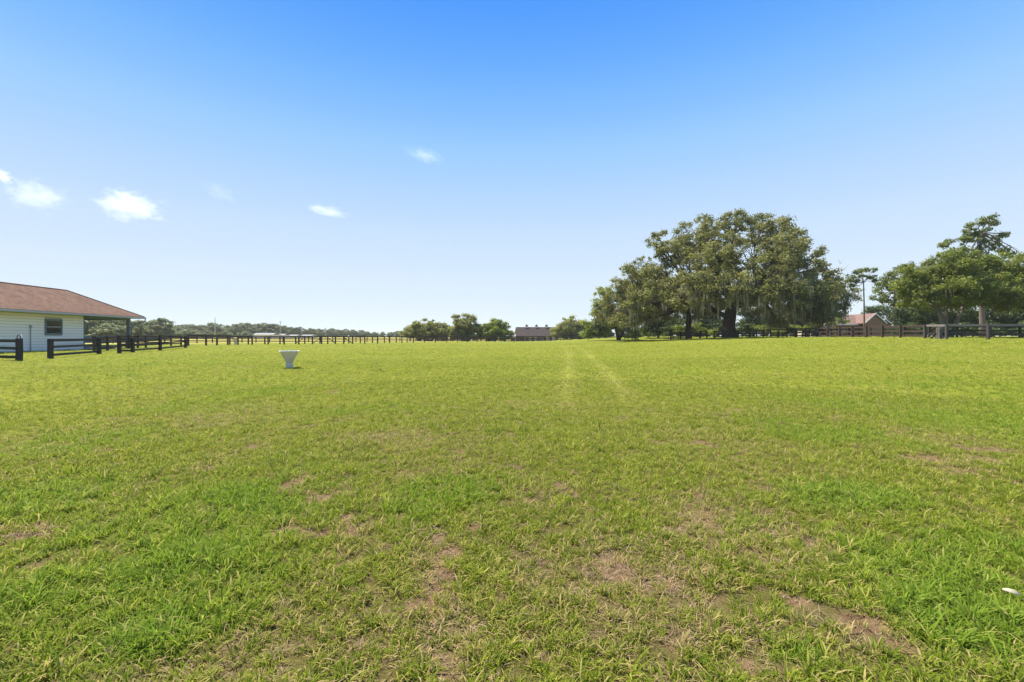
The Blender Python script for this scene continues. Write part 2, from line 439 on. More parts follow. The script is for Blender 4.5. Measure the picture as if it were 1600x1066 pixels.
# ------------------------------------------------------------------ ground: one sheet out to the horizon
def build_ground():
    ang_in = np.linspace(R(-100), R(100), 800)
    ang_out = np.linspace(R(100), R(260), 90)[1:-1]
    ang = np.concatenate([ang_in, ang_out]); na = len(ang)
    rad = np.concatenate([[0.12], np.geomspace(0.5, 140, 360), np.geomspace(140, 3500, 44)[1:]]); nr = len(rad)
    A, RR = np.meshgrid(ang, rad)
    X, Y = (np.sin(A) * RR).ravel(), (np.cos(A) * RR).ravel()
    Z = terrain(X, Y)
    v = np.stack([X, Y, Z], 1)
    v = np.vstack([v, [[0, 0, tz(0, 0)]]])
    i, j = np.meshgrid(np.arange(nr - 1), np.arange(na), indexing='ij')
    j2 = (j + 1) % na
    f = np.stack([i * na + j, (i + 1) * na + j, (i + 1) * na + j2, i * na + j2], -1).reshape(-1, 4)[:, ::-1]
    b, d, l, tr = cover(v[:, 0], v[:, 1])
    me = raw_mesh('ground', v, f, M['ground'], True, dict(bare=b, dry=d, lush=l, track=tr, far=sstep(3, 15, np.hypot(v[:, 0], v[:, 1])), hay=sstep(118, 134, v[:, 1] - .6 * v[:, 0]) * sstep(30, 0, v[:, 0]) * sstep(900, 300, v[:, 1])))
    o = link(bpy.data.objects.new('ground', me))
    tag(o, kind='structure')
build_ground()

# ------------------------------------------------------------------ stable building on the left
def build_stable():
    cx, cy_ = -41.4, 51.3
    rz = math.atan2(0.153, 0.988)
    gz = 0.13
    root = empty('stable', (cx, cy_, gz), rz, 'white lap sided stable with brown shingle hip roof and open porch', 'stable')
    W, L, OV, EH, RISE = 9.0, 34.0, 0.85, 3.33, 2.5      # plan width and length at the eaves
    wy1, wy0 = -7.6, -L + OV                              # walls end where the porch begins
    # inner wall core
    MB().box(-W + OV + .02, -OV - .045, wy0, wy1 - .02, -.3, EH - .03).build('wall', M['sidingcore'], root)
    # window opening on the wall that looks over the field
    w0, w1, z0, z1 = -11.95, -10.1, 1.42, 2.80
    n = 14; bh = (EH - .10 + .12) / n
    for k in range(n):
        za = -.12 + k * bh; zb = za + bh - .034
        spans = [(wy0, wy1)]
        if zb > z0 and za < z1: spans = [(wy0, w0), (w1, wy1)]
        for a, b_ in spans:
            # each lap board leans out at its foot over the one below
            MB().prism([(-OV - .043, za), (-OV - .002, za), (-OV - .030, zb), (-OV - .043, zb)], a, b_).build('siding_board', M['siding'], root)
    for a in (wy1,):
        MB().box(-OV - .14, -OV + .012, a, a + .12, -.2, EH - .05).build('corner_trim', M['trim'], root)
        MB().box(-W + OV, -OV - .14, a - .018, a + .02, -.2, EH - .05).build('end_wall', M['siding'], root)
    win = MB().box(-OV - .03, -OV + .03, w0, w0 + .16, z0, z1).build('window', M['trim'], root)
    MB().box(-OV - .03, -OV + .03, w1 - .16, w1, z0, z1).build('frame_side', M['trim'], win)
    MB().box(-OV - .03, -OV + .03, w0 + .16, w1 - .16, z1 - .14, z1).build('frame_head', M['trim'], win)
    MB().box(-OV - .03, -OV + .05, w0 + .16, w1 - .16, z0, z0 + .14).build('sill', M['trim'], win)
    MB().box(-OV - .03, -OV + .01, w0 + .16, w1 - .16, (z0 + z1) / 2 - .03, (z0 + z1) / 2 + .03).build('meeting_rail', M['gutter'], win)
    for a, b_ in ((z0 + .14, (z0 + z1) / 2 - .03), ((z0 + z1) / 2 + .03, z1 - .14)):
        MB().box(-OV - .025, -OV - .012, w0 + .16, w1 - .16, a, b_).build('pane', M['glass'], win)
    # roof: hip with a thick edge
    h = W / 2; t = .10
    top = [(0, 0, EH), (0, -L, EH), (-W, -L, EH), (-W, 0, EH), (-h, -h, EH + RISE), (-h, -L + h, EH + RISE)]
    vs = [(x, y, z + t) for x, y, z in top] + [(x, y, z) for x, y, z in top[:4]]
    fs = [(1, 0, 4, 5), (0, 3, 4), (3, 2, 5, 4), (2, 1, 5), (0, 1, 7, 6), (1, 2, 8, 7), (2, 3, 9, 8), (3, 0, 6, 9)]
    MB().add(vs, [f[::-1] if i in () else f for i, f in enumerate(fs)]).build('roof', M['shingle'], root)
    MB().box(-W + .02, -.02, -L + .02, -.02, EH - .075, EH - .004).build('soffit', M['soffit'], root)
    MB().box(.002, .11, -L, .11, EH - .10, EH + .06).build('gutter', M['gutter'], root)
    MB().box(-W, .0, .002, .11, EH - .10, EH + .06).build('gutter', M['gutter'], root)
    for a, b_, c, d in ((-OV - .09, -OV + .07, wy1, -OV - .2),):
        MB().box(a, b_, wy1 + .12, -1.1, EH - .33, EH - .08).build('porch_beam', M['trim'], root)
    MB().box(-W + OV, -OV, -1.26, -1.1, EH - .33, EH - .082).build('porch_beam', M['trim'], root)
    # ridge and hip caps
    for p, q in (((-h, -h, EH + RISE + t), (-h, -L + h, EH + RISE + t)), ((0, 0, EH + t), (-h, -h, EH + RISE + t)), ((-W, 0, EH + t), (-h, -h, EH + RISE + t))):
        MB().tube([p, q], .07, 6).build('ridge_cap', M['shingle'], root)
    # porch posts: a stout near one with a boxed foot and thin ones behind
    MB().box(-OV - .13, -OV + .11, -1.42, -1.18, -.1, EH - .335).build('porch_post', M['trim'], root)
    MB().box(-OV - .20, -OV + .18, -1.49, -1.11, -.1, .95).build('post_base', M['trim'], root)
    for (x, y) in ((-W + OV + .2, -1.75), (-W + OV + .2, -5.0)):
        MB().box(x - .06, x + .06, y - .06, y + .06, -.1, EH - .08).build('porch_post', M['whitepost'], root)
    for z in (.25, .72, 1.22):
        MB().box(-OV - .06, -OV - .015, wy1 + .12, -1.50, z - .085, z + .085).build('porch_rail', M['trim'], root)
        MB().box(-W + OV + .1, -OV - .2, -1.76, -1.71, z - .085, z + .085).build('porch_rail', M['trim'], root)
        MB().box(-W + OV + .05, -W + OV + .1, wy1 + .1, -1.8, z - .085, z + .085).build('porch_rail', M['trim'], root)
    MB().box(-W + OV, -OV, wy1 + .02, -1.2, -.3, .03).build('porch_floor', M['deck'], root)
    # downpipe curving back from the eave corner to the post
    MB().tube([(.04, .04, EH - .1), (.02, 0, EH - .35), (-.2, -.45, EH - .62), (-.55, -.95, EH - .85), (-OV + .16, -1.10, EH - 1.05), (-OV + .16, -1.06, 1.0)], .055, 8).build('downpipe', M['trim'], root, True)
    # conduit with a small meter box on the wall
    MB().tube([(-OV + .03, -13.35, -.1), (-OV + .03, -13.35, 2.05)], .035, 8).build('conduit', M['metal'], root, True)
    MB().box(-OV - .01, -OV + .09, -13.43, -13.27, 2.0, 2.22).build('meter_box', M['metal'], root)
build_stable()

# ------------------------------------------------------------------ fences
UNIT = {}
def unit_box(mat, seed=0):
    key = (mat.name, seed)
    if key not in UNIT:
        rng = random.Random(seed)
        j = lambda a: rng.uniform(-a, a)
        m = MB()
        # a board with a slightly uneven middle
        xs = (-.5, 0, .5); vs = []
        for i, x in enumerate(xs):
            dz = j(.07) if i == 1 else 0; dy = j(.15) if i == 1 else 0
            vs += [(x, -.5 + dy, -.5 + dz), (x, .5 + dy, -.5 + dz), (x, .5 + dy, .5 + dz), (x, -.5 + dy, .5 + dz)]
        fs = [(0, 1, 2, 3)[::-1], (8, 9, 10, 11)]
        for i in range(2):
            for k in range(4):
                fs.append((i * 4 + k, i * 4 + (k + 1) % 4, i * 4 + 4 + (k + 1) % 4, i * 4 + 4 + k))
        m.add(vs, fs)
        UNIT[key] = m.mesh('fence_board', mat)
    return UNIT[key]

def bar(name, a, b, thick, high, mat, root, seed=0):
    """a board running from a to b, its broad face upright"""
    a, b = Vector(a), Vector(b); d = b - a; ln = d.length
    xa = d.normalized(); za = Vector((0, 0, 1))
    if abs(xa.z) > .95: za = Vector((0, 1, 0))
    ya = za.cross(xa).normalized(); za = xa.cross(ya)
    mat4 = Matrix(((xa.x * ln, ya.x * thick, za.x * high, (a.x + b.x) / 2), (xa.y * ln, ya.y * thick, za.y * high, (a.y + b.y) / 2),
                   (xa.z * ln, ya.z * thick, za.z * high, (a.z + b.z) / 2), (0, 0, 0, 1)))
    o = bpy.data.objects.new(name, unit_box(mat, seed)); link(o, root)
    o.matrix_local = Matrix.Translation(-Vector(root.location)) @ mat4
    return o

def fence(label, pts, zs, mat, post=.13, ph=1.32, bh=.15, group=None, side=-1, braces=(), postmat=None, seed=1, gaps=(), cat='fence', name='board_fence', boardmats=None):
    rng = random.Random(seed)
    root = empty(name, (pts[0][0], pts[0][1], tz(*pts[0])), 0, label, cat, group)
    g = [tz(x, y) for x, y in pts]
    for (x, y), z in zip(pts, g):
        hh = ph + rng.uniform(-.03, .03); tx, ty = rng.uniform(-.012, .012), rng.uniform(-.012, .012)
        bar('post', (x, y, z - .25), (x + tx * hh, y + ty * hh, z + hh), post, post, postmat or mat, root, rng.randint(0, 3))
    for i in range(len(pts) - 1):
        if i in gaps: continue
        (x0, y0), (x1, y1) = pts[i], pts[i + 1]
        d = Vector((x1 - x0, y1 - y0)).normalized(); nx, ny = d.y * side, -d.x * side
        o = post / 2 + .017
        for k, zz in enumerate(zs):
            e0, e1 = rng.uniform(-.015, .015), rng.uniform(-.015, .015)
            bm = boardmats[k] if boardmats else mat
            bar('board', (x0 + nx * o - d.x * .05, y0 + ny * o - d.y * .05, g[i] + zz + e0), (x1 + nx * o + d.x * .044, y1 + ny * o + d.y * .044, g[i + 1] + zz + e1), .03, bh, bm, root, rng.randint(0, 5))
    for i, up in braces:
        (x0, y0), (x1, y1) = pts[i], pts[i + 1]
        za, zb = (.1, ph - .25) if up else (ph - .25, .1)
        bar('brace', (x0, y0 , g[i] + za), (x1, y1, g[i + 1] + zb), .09, .10, mat, root, 2)
    return root

def P(col, d): return (px(col, d), d)

def resample(poly, step):
    out = [poly[0]]
    for (x0, y0), (x1, y1) in zip(poly[:-1], poly[1:]):
        n = max(1, round(math.hypot(x1 - x0, y1 - y0) / step))
        out += [(x0 + (x1 - x0) * k / n, y0 + (y1 - y0) * k / n) for k in range(1, n + 1)]
    return out

Z3 = (.22, .73, 1.15)
fence('black three board fence panel between open gateways before the stable', [P(79, 28.6), P(155, 35.5)], Z3, M['black'], .21, 1.26, .16, seed=3)
fence('black board fence run from the porch corner towards the brown paddock', [P(186.5, 36.8), P(207, 38.3), P(250, 44.8), P(290, 51.5)], Z3, M['black'], .2, 1.28, .16, seed=4)
fence('black board fence end with latch hoop beside the stable gateway', [P(29.5, 26.4), (-32.2, 27.6), (-35.2, 28.6)], Z3, M['black'], .22, 1.28, .17, seed=5)
# latch hoop on the fence end
f_ = [o for o in bpy.data.objects if o.get('label', '').startswith('black board fence end')][0]
hx, hy = P(30.5, 26.3); hz = tz(hx, hy)
MB().tube([(-.10 + .10 * (1 - math.cos(a)) , 0, .16 + .14 * math.sin(a)) if a > .001 and a < 3.14 else (-.10 + .10 * (1 - math.cos(a)), 0, 0) for a in (0, .01, .6, 1.2, 1.57, 2.0, 2.6, 3.13, 3.1416)], .022, 6).build('latch_hoop', M['black'], f_, True).location = (.02, -.02, 1.2)
MB().tube([(0, 0, -.2), (0, 0, 1.50)], .045, 8).build('gate_pipe', M['metal'], f_, True).location = (px(33.5, 26.6) - f_.location.x, 26.6 - f_.location.y, 0)

fence('brown board fence close behind the black porch corner fence', resample([P(147, 39.0), P(186, 44.0), P(228, 50.5), P(250, 54.0), P(283, 58.5)], 2.6), (.3, .75, 1.22), M['brown'], .14, 1.36, .14, seed=6)

l1 = [P(*q) for q in ((294, 57), (322, 59.6), (339, 62), (356, 65), (372, 70), (394, 73), (419, 74.5), (444, 76), (467, 77), (488, 78.5), (502.5, 79), (512, 80), (524, 80.6),
      (537, 81), (551, 82.5), (570, 85), (590, 87), (609, 90), (628, 93), (646, 96), (663, 98), (680, 100), (698, 102), (715, 104.5), (730, 106), (745, 108), (760, 110), (774, 112), (789, 113.5))]
fence('brown post and single top rail fence with diagonal braces along the far paddock', l1, (1.33,), M['brown'], .17, 1.40, .16, seed=7, braces=((9, True), (11, False), (13, False)), gaps=(10,))
l1b = [P(*q) for q in ((359, 76), (388, 78), (414, 79), (437.5, 80.5), (462, 82), (476, 83.5), (500, 84.5), (524, 85.5), (545, 87), (563, 89), (582, 92), (600.6, 95), (619, 98), (636, 101))]
fence('brown single rail fence on the far side of the grassy lane', l1b, (1.33,), M['brown'], .17, 1.40, .14, seed=8, braces=((4, True),))
l2 = resample([(-84, 84), (-60, 96), (-33, 112), (0, 132), (10, 138)], 2.7)
fence('long brown four board fence beyond the grassy lane before the yellow field', l2, (.2, .55, .9, 1.25), M['brown'], .16, 1.36, .19, seed=9)
l3 = resample([P(789, 114), P(860, 119), P(950, 122), P(1045, 124)], 2.7)
fence('low dark board fence line between the old barn and the big oak', l3, (.3, .75, 1.25), M['black'], .15, 1.38, .18, seed=10)
fence('short black board fence beside the slim dark oak trunk', [P(1048, 86), P(1063, 86.5), P(1078, 87), P(1094, 87), P(1104, 87)], (.75, 1.12, 1.42), M['black'], .2, 1.55, .16, seed=11)
fence('tall black board fence panel before the massive oak trunk', [P(1116, 71.5), P(1134, 71.5), P(1153, 71.5), P(1171, 71.5)], (.25, .62, 1.02), M['black'], .22, 1.15, .15, seed=12)
r1 = resample([P(1172, 80), (40.2, 58), (39.7, 51), (38.9, 45.6), P(1444.5, 42.3)], 2.5)
fence('dark three board fence climbing from the big oak to the grey stump', r1, (.22, .68, 1.18), M['brown'], .16, 1.3, .15, seed=13)
r1b = [P(1444.5, 42.3), P(1479, 39.5), P(1544, 37.8), P(1612, 37.2), P(1665, 37)]
fence('weathered grey top rail fence with black lower wire rail by young oak', r1b[0:], (.45, 1.22), M['worn'], .17, 1.30, .19, seed=14, boardmats=(M['black'], M['worn']), postmat=M['oldpost'])
r2 = resample([P(1245, 84), P(1379, 56), P(1412.5, 52), P(1495, 47), P(1547, 46), P(1640, 46)], 2.9)
fence('black back fence of the lane behind the weathered rail fence', r2, (.3, .75, 1.15), M['black'], .17, 1.28, .14, seed=15)
# leaning brace and old stump at the fence corner
sx, sy = P(1467.5, 40.2); sroot = empty('tree_stump', (sx, sy, tz(sx, sy)), 0, 'wide weathered grey tree stump under the fence rail', 'stump')
rr = random.Random(4); vs = []; NS = 14
for zz, sc in ((-.15, .36), (.05, .29), (.3, .24), (.7, .21), (.96, .19), (1.02, .13)):
    vs += [(math.cos(2 * math.pi * k / NS) * sc * (1 + .10 * math.sin(3 * k) + rr.uniform(-.03, .03)), math.sin(2 * math.pi * k / NS) * sc * (1 + .10 * math.sin(3 * k)), zz) for k in range(NS)]
fs = [(i * NS + k, i * NS + (k + 1) % NS, (i + 1) * NS + (k + 1) % NS, (i + 1) * NS + k) for i in range(5) for k in range(NS)] + [tuple(range(5 * NS, 6 * NS))]
MB().add(vs, fs).build('stump_wood', M['stump'], sroot)
br_ = bar('brace', (px(1452, 40.6) - 0, 40.6, tz(px(1452, 40.6), 40.6) - .05), (sx - .1, sy, tz(sx, sy) + .62), .09, .12, M['black'], sroot)

# ------------------------------------------------------------------ white feeders
def feeder(x, y, h, label, mat):
    root = empty('mineral_feeder', (x, y, tz(x, y)), math.atan2(-x, y) + R(2), label, 'feeder', None)
    k = h / .86
    a, b, z0, z1, t = .155 * k, .42 * k, .29 * k, .84 * k, .02 * k
    MB().box(-a, a, -a, a, -.06, .285 * k).build('pedestal', mat, root, bevel=.012 * k)
    # hopper: four sloping sheets, each its own panel, open at the top
    for i in range(4):
        c, s = math.cos(i * math.pi / 2), math.sin(i * math.pi / 2)
        q = [(-a * .92, -a * .92, z0), (a * .92, -a * .92, z0), (b, -b, z1), (-b, -b, z1), (-a * .92 + t, -a * .92 + t, z0), (a * .92 - t, -a * .92 + t, z0), (b - t, -b + t, z1), (-b + t, -b + t, z1)]
        q = [(c * u - s * v, s * u + c * v, w) for u, v, w in q]
        MB().add(q, [(0, 1, 2, 3), (7, 6, 5, 4), (3, 2, 6, 7), (0, 4, 5, 1), (1, 5, 6, 2), (0, 3, 7, 4)]).build('hopper_panel', mat, root)
        r_ = [(-b - .02 * k, -b - .02 * k), (b + .02 * k, -b - .02 * k), (b - .03 * k, -b + .03 * k), (-b + .03 * k, -b + .03 * k)]
        r_ = [(c * u - s * v, s * u + c * v) for u, v in r_]
        MB().prism(r_, z1 + .001, z1 + .028 * k, 'z').build('rim', M['whitepost'], root)
    MB().box(-a * .9, a * .9, -a * .9, a * .9, .286 * k, .30 * k).build('hopper_floor', mat, root)
    MB().tube([(-.10 * k, -b, z1 + .02 * k), (-.07 * k, -b, z1 + .07 * k), (.05 * k, -b, z1 + .075 * k), (.09 * k, -b, z1 + .02 * k)], .012 * k, 6).build('handle', M['metal'], root, True)
feeder(px(452, 20.2), 20.2, .77, 'white funnel shaped mineral feeder on a square pedestal in the grass', M['white'])
feeder(px(368, 74.5), 74.5, .98, 'cream funnel feeder behind the brown rail fence', M['cream'])

# ------------------------------------------------------------------ far buildings
def build_barn():
    d = 205; x0, x1 = px(803, d), px(873, d); cx = (x0 + x1) / 2; g = tz(cx, d)
    root = empty('old_barn', (cx, d, g), 0, 'long barn with dark shingle roof and three diamond topped cupolas', 'barn')
    hw = (x1 - x0) / 2; ez = pz(525.3, d) - g; rzv = pz(511.2, d + 4.5) - g
    MB().box(-hw + .9, hw - .9, .6, 9.0, -.5, ez - .01).build('wall', M['cream'], root)
    MB().box(-hw + .7, -hw + 4.2, .3, .58, -.5, ez - .02).build('stall_front', M['brown'], root)
    for k in range(6):
        x = -hw + 1.2 + k * (2 * hw - 2.4) / 5
        MB().box(x - .12, x + .12, .15, .4, -.5, ez - .02).build('porch_post', M['brown'], root)
    for k in range(5):
        x = -hw + 5.2 + k * 2.7
        MB().box(x, x + 1.3, .54, .62, .2, ez - .45).build('stall_door', M['brown'], root)
    vs = [(-hw, -.6, ez), (hw, -.6, ez), (hw - .9, 4.5, rzv), (-hw + .9, 4.5, rzv), (hw, 10, ez), (-hw, 10, ez)]
    vs += [(x, y, z - .2) for x, y, z in vs]
    MB().add(vs, [(0, 1, 2, 3), (3, 2, 4, 5), (1, 4, 2), (0, 3, 5), (6, 7, 1, 0), (4, 5, 11, 10), (7, 10, 4, 1), (6, 0, 5, 11), (6, 11, 10, 7)]).build('roof', M['shingle_far'], root)
    for c in (823, 838.3, 854):
        x = px(c, d + 4.5) - cx
        cu = MB().box(x - .42, x + .42, 4.08, 4.92, rzv - .4, rzv + .45).build('cupola', M['cream'], root)
        z = rzv + .45; r = .78
        MB().add([(x - r, 4.5 - r, z), (x + r, 4.5 - r, z), (x + r, 4.5 + r, z), (x - r, 4.5 + r, z), (x, 4.5, z + .85), (x, 4.5, z - .45)],
                 [(0, 1, 4), (1, 2, 4), (2, 3, 4), (3, 0, 4), (1, 0, 5), (2, 1, 5), (3, 2, 5), (0, 3, 5)]).build('cupola_roof', M['shingle_far'], cu)
    MB().box(px(861, d) - cx, px(863.5, d) - cx, 2.7, 3.4, rzv - 1.0, rzv - .72).build('skylight', M['whiteroof'], root)
build_barn()

def far_shed(c0, c1, ytop, d, label, mat):
    x0, x1 = px(c0, d), px(c1, d); cx = (x0 + x1) / 2; g = tz(cx, d); hw = (x1 - x0) / 2
    root = empty('farm_shed', (cx, d, g), 0, label, 'shed')
    zt = pz(ytop, d) - g; ze = zt * .68
    MB().box(-hw + .3, hw - .3, .3, 8.7, -.3, ze).build('wall', M['cream'], root)
    vs = [(-hw, 0, ze), (hw, 0, ze), (hw, 4.5, zt), (-hw, 4.5, zt), (hw, 9, ze), (-hw, 9, ze)]
    vs += [(x, y, z - .25) for x, y, z in vs]
    MB().add(vs, [(0, 1, 2, 3), (3, 2, 4, 5), (6, 7, 1, 0), (10, 11, 5, 4), (7, 8, 2, 1), (8, 10, 4, 2), (6, 0, 3, 9), (9, 3, 5, 11)]).build('roof', mat, root)
    for k in range(max(2, int(hw / 3))):
        x = -hw + 1.5 + k * (2 * hw - 3) / max(1, int(hw / 3) - 1 if hw > 6 else 1)
        MB().box(x - .6, x + .6, .2, .32, -.2, ze - .5).build('door', M['polewood'], root)
far_shed(394, 426, 520.5, 300, 'long pale roofed farm shed left of the slender utility pole', M['whiteroof'])
far_shed(432, 443, 521.8, 310, 'small pale shed at the foot of the slender utility pole', M['whiteroof'])
far_shed(447, 463, 523.0, 320, 'low wide pale shed in front of the distant wood', M['whiteroof'])
far_shed(469, 487, 523.0, 330, 'flat looking pale shed where the distant wood lowers', M['whiteroof'])
far_shed(796, 806, 522.0, 190, 'small white roofed shed against the old barn', M['whiteroof'])

def utility_pole(col, ytop, d, label, arm=True):
    x = px(col, d); g = tz(x, d); h = pz(ytop, d) - g
    root = empty('utility_pole', (x, d, g), 0, label, 'pole', None)
    MB().tube([(0, 0, -.5), (0, 0, h)], [.22, .15], 8).build('pole_shaft', M['polewood'], root, True)
    if arm:
        MB().box(-1.1, 1.1, -.2, -.09, h - 1.0, h - .8).build('cross_arm', M['polewood'], root)
        for k in (-.95, 0.35, .95):
            MB().tube([(k, -.14, h - .8), (k, -.14, h - .55)], .05, 6).build('insulator', M['metal'], root)
utility_pole(336, 495.5, 210, 'tall grey utility pole in front of rounded dark tree', False)
utility_pole(438, 501, 260, 'slender grey utility pole behind the pale sheds')
utility_pole(471, 512, 330, 'short distant utility pole before the low wood')
utility_pole(509, 511.5, 340, 'faint distant utility pole past the pale sheds')

def build_cottage():
    d = 98; cx = px(1352, d); g = tz(cx, d)
    root = empty('brick_cottage', (cx, d, g), 0, 'brick cottage with rose brown shingle roof and white edged gables', 'house')
    X = lambda c: px(c, d) - cx
    Z = lambda y: pz(y, d) - g
    ez, rz_ = Z(506.5), Z(490.5)
    MB().box(X(1322), X(1376), 2.6, 9.5, -.4, ez - .01).build('wall', M['brick'], root)
    MB().box(X(1286), X(1321.8), 3.0, 9.0, -.4, ez - .3).build('wall', M['cream'], root)
    # main roof with ridge along the front
    def gable(x0, x1, y0, y1, ze, zr, mat, name='roof'):
        xm = (x0 + x1) / 2
        vs = [(x0, y0, ze), (xm, y0, zr), (x1, y0, ze), (x0, y1, ze), (xm, y1, zr), (x1, y1, ze)]
        vs += [(x, y, z + .16) for x, y, z in vs]
        MB().add(vs, [(6, 7, 10, 9), (7, 8, 11, 10), (0, 3, 4, 1), (1, 4, 5, 2), (0, 1, 7, 6), (1, 2, 8, 7), (3, 9, 10, 4), (4, 10, 11, 5), (0, 6, 9, 3), (2, 5, 11, 8)]).build(name, mat, root)
        # gable wall and white barge boards
        MB().add([(x0 + .25, y0 + .35, ze - 2.6), (x1 - .25, y0 + .35, ze - 2.6), (x1 - .25, y0 + .35, ze + .1), (xm, y0 + .35, zr - .02), (x0 + .25, y0 + .35, ze + .1),
                  (x0 + .25, y0 + .6, ze - 2.6), (x1 - .25, y0 + .6, ze - 2.6), (x1 - .25, y0 + .6, ze + .1), (xm, y0 + .6, zr - .02), (x0 + .25, y0 + .6, ze + .1)],
                 [(0, 1, 2, 3, 4), (9, 8, 7, 6, 5), (0, 5, 6, 1), (1, 6, 7, 2), (2, 7, 8, 3), (3, 8, 9, 4), (4, 9, 5, 0)]).build('gable_wall', M['brick'], root)
        for a, b_ in ((x0, xm), (x1, xm)):
            MB().add([(a, y0 - .06, ze - .06), (b_, y0 - .06, zr - .06), (b_, y0 - .06, zr + .2), (a, y0 - .06, ze + .2), (a, y0 - .005, ze - .06), (b_, y0 - .005, zr - .06), (b_, y0 - .005, zr + .2), (a, y0 - .005, ze + .2)],
                     [(0, 1, 2, 3), (7, 6, 5, 4), (0, 4, 5, 1), (2, 6, 7, 3)]).build('barge_board', M['whitepost'], root)
    gable(X(1351), X(1386), 0, 8, Z(506), Z(490.5), M['shingle_pink'])
    gable(X(1379), X(1402), 1.2, 8, Z(508), Z(498.6), M['shingle_pink'])
    vs = [(X(1318), 2.0, ez), (X(1366), 2.0, ez), (X(1366), 5.8, rz_), (X(1338), 5.8, rz_), (X(1366), 9.6, ez), (X(1318), 9.6, ez)]
    MB().add(vs, [(0, 1, 2, 3), (3, 2, 4, 5), (0, 3, 5), (1, 4, 2), (0, 5, 4, 1)]).build('roof', M['shingle_pink'], root)
    MB().box(X(1318), X(1352), 1.9, 1.99, ez - .2, ez + .06).build('fascia', M['whitepost'], root)
    for c in (1326, 1338):
        w = MB().box(X(c), X(c + 7), 2.5, 2.585, .9, 2.1).build('window', M['whitepost'], root)
        MB().box(X(c) + .1, X(c + 7) - .1, 2.46, 2.495, 1.0, 2.0).build('pane', M['glass'], w)
build_cottage()

# ------------------------------------------------------------------ trees
def leaves(centres, out, size, rng, up=.45):
    """rhombic leaf sprays facing roughly outwards and upwards"""
    n = len(centres)
    nrm = out * .7 + np.array([0, 0, up]) + rng.normal(0, .55, (n, 3))
    nrm /= np.linalg.norm(nrm, axis=1, keepdims=True) + 1e-9
    u = np.cross(nrm, rng.normal(0, 1, (n, 3))); u /= np.linalg.norm(u, axis=1, keepdims=True) + 1e-9
    v = np.cross(nrm, u)
    L = size * rng.uniform(.55, 1.35, (n, 1)); W = L * rng.uniform(.32, .6, (n, 1))
    vs = np.stack([centres - u * L, centres + v * W - u * L * .1, centres + u * L + nrm * L * rng.uniform(-.3, .1, (n, 1)), centres - v * W - u * L * .1], 1).reshape(-1, 3)
    fs = np.arange(4 * n).reshape(n, 4)
    return vs, fs

def crown_mesh(name, clumps, per, size, mat, rng, flat=.62, hollow=.5):
    """clumps (N,4): centre and radius; leaves crowd towards the clump's skin"""
    n = np.maximum(6, (per * (clumps[:, 3] / clumps[:, 3].mean()) ** 2)).astype(int)
    idx = np.repeat(np.arange(len(clumps)), n); tot = len(idx)
    d = rng.normal(0, 1, (tot, 3)); d /= np.linalg.norm(d, axis=1, keepdims=True)
    r = rng.uniform(0, 1, (tot, 1)) ** hollow
    # ragged radius so that no clump is a ball
    wob = 1 + .35 * np.sin(d[:, :1] * 5 + idx[:, None] * 1.7) * np.cos(d[:, 1:2] * 4 + idx[:, None]) + rng.normal(0, .12, (tot, 1))
    p = clumps[idx, :3] + d * r * wob * clumps[idx, 3:4] * np.array([1, 1, flat])
    vs, fs = leaves(p, d, size, rng)
    ct = rng.uniform(-.34, .34, len(clumps))
    tint = np.clip(rng.uniform(.15, .85, tot) + ct[idx], 0, 1)
    return raw_mesh(name, vs, fs, mat, False, None, dict(tint=tint))

def clumps_in(blobs, dens, rmin, rmax, rng, skin=.45):
    out = []
    for i, (x, y, z, a, b, c) in enumerate(blobs):
        n = max(5, int(dens * (a * b * c) ** (2 / 3)))
        d = rng.normal(0, 1, (n, 3)); d /= np.linalg.norm(d, axis=1, keepdims=True)
        r = rng.uniform(0, 1, (n, 1)) ** skin
        p = np.array([x, y, z]) + d * r * np.array([a, b, c])
        out.append(np.hstack([p, rng.uniform(rmin, rmax, (n, 1)), np.full((n, 1), i)]))
    return np.vstack(out)

def limb_path(a, b, sag, rng, n=6):
    a, b = np.array(a, float), np.array(b, float)
    t = np.linspace(0, 1, n)[:, None]
    mid = (a + b) / 2 + np.array([0, 0, sag]) + rng.normal(0, .06, 3) * np.linalg.norm(b - a)
    p = (1 - t) ** 2 * a + 2 * t * (1 - t) * mid + t ** 2 * b
    p[1:-1] += rng.normal(0, .018, (n - 2, 3)) * np.linalg.norm(b - a)
    return [tuple(q) for q in p]

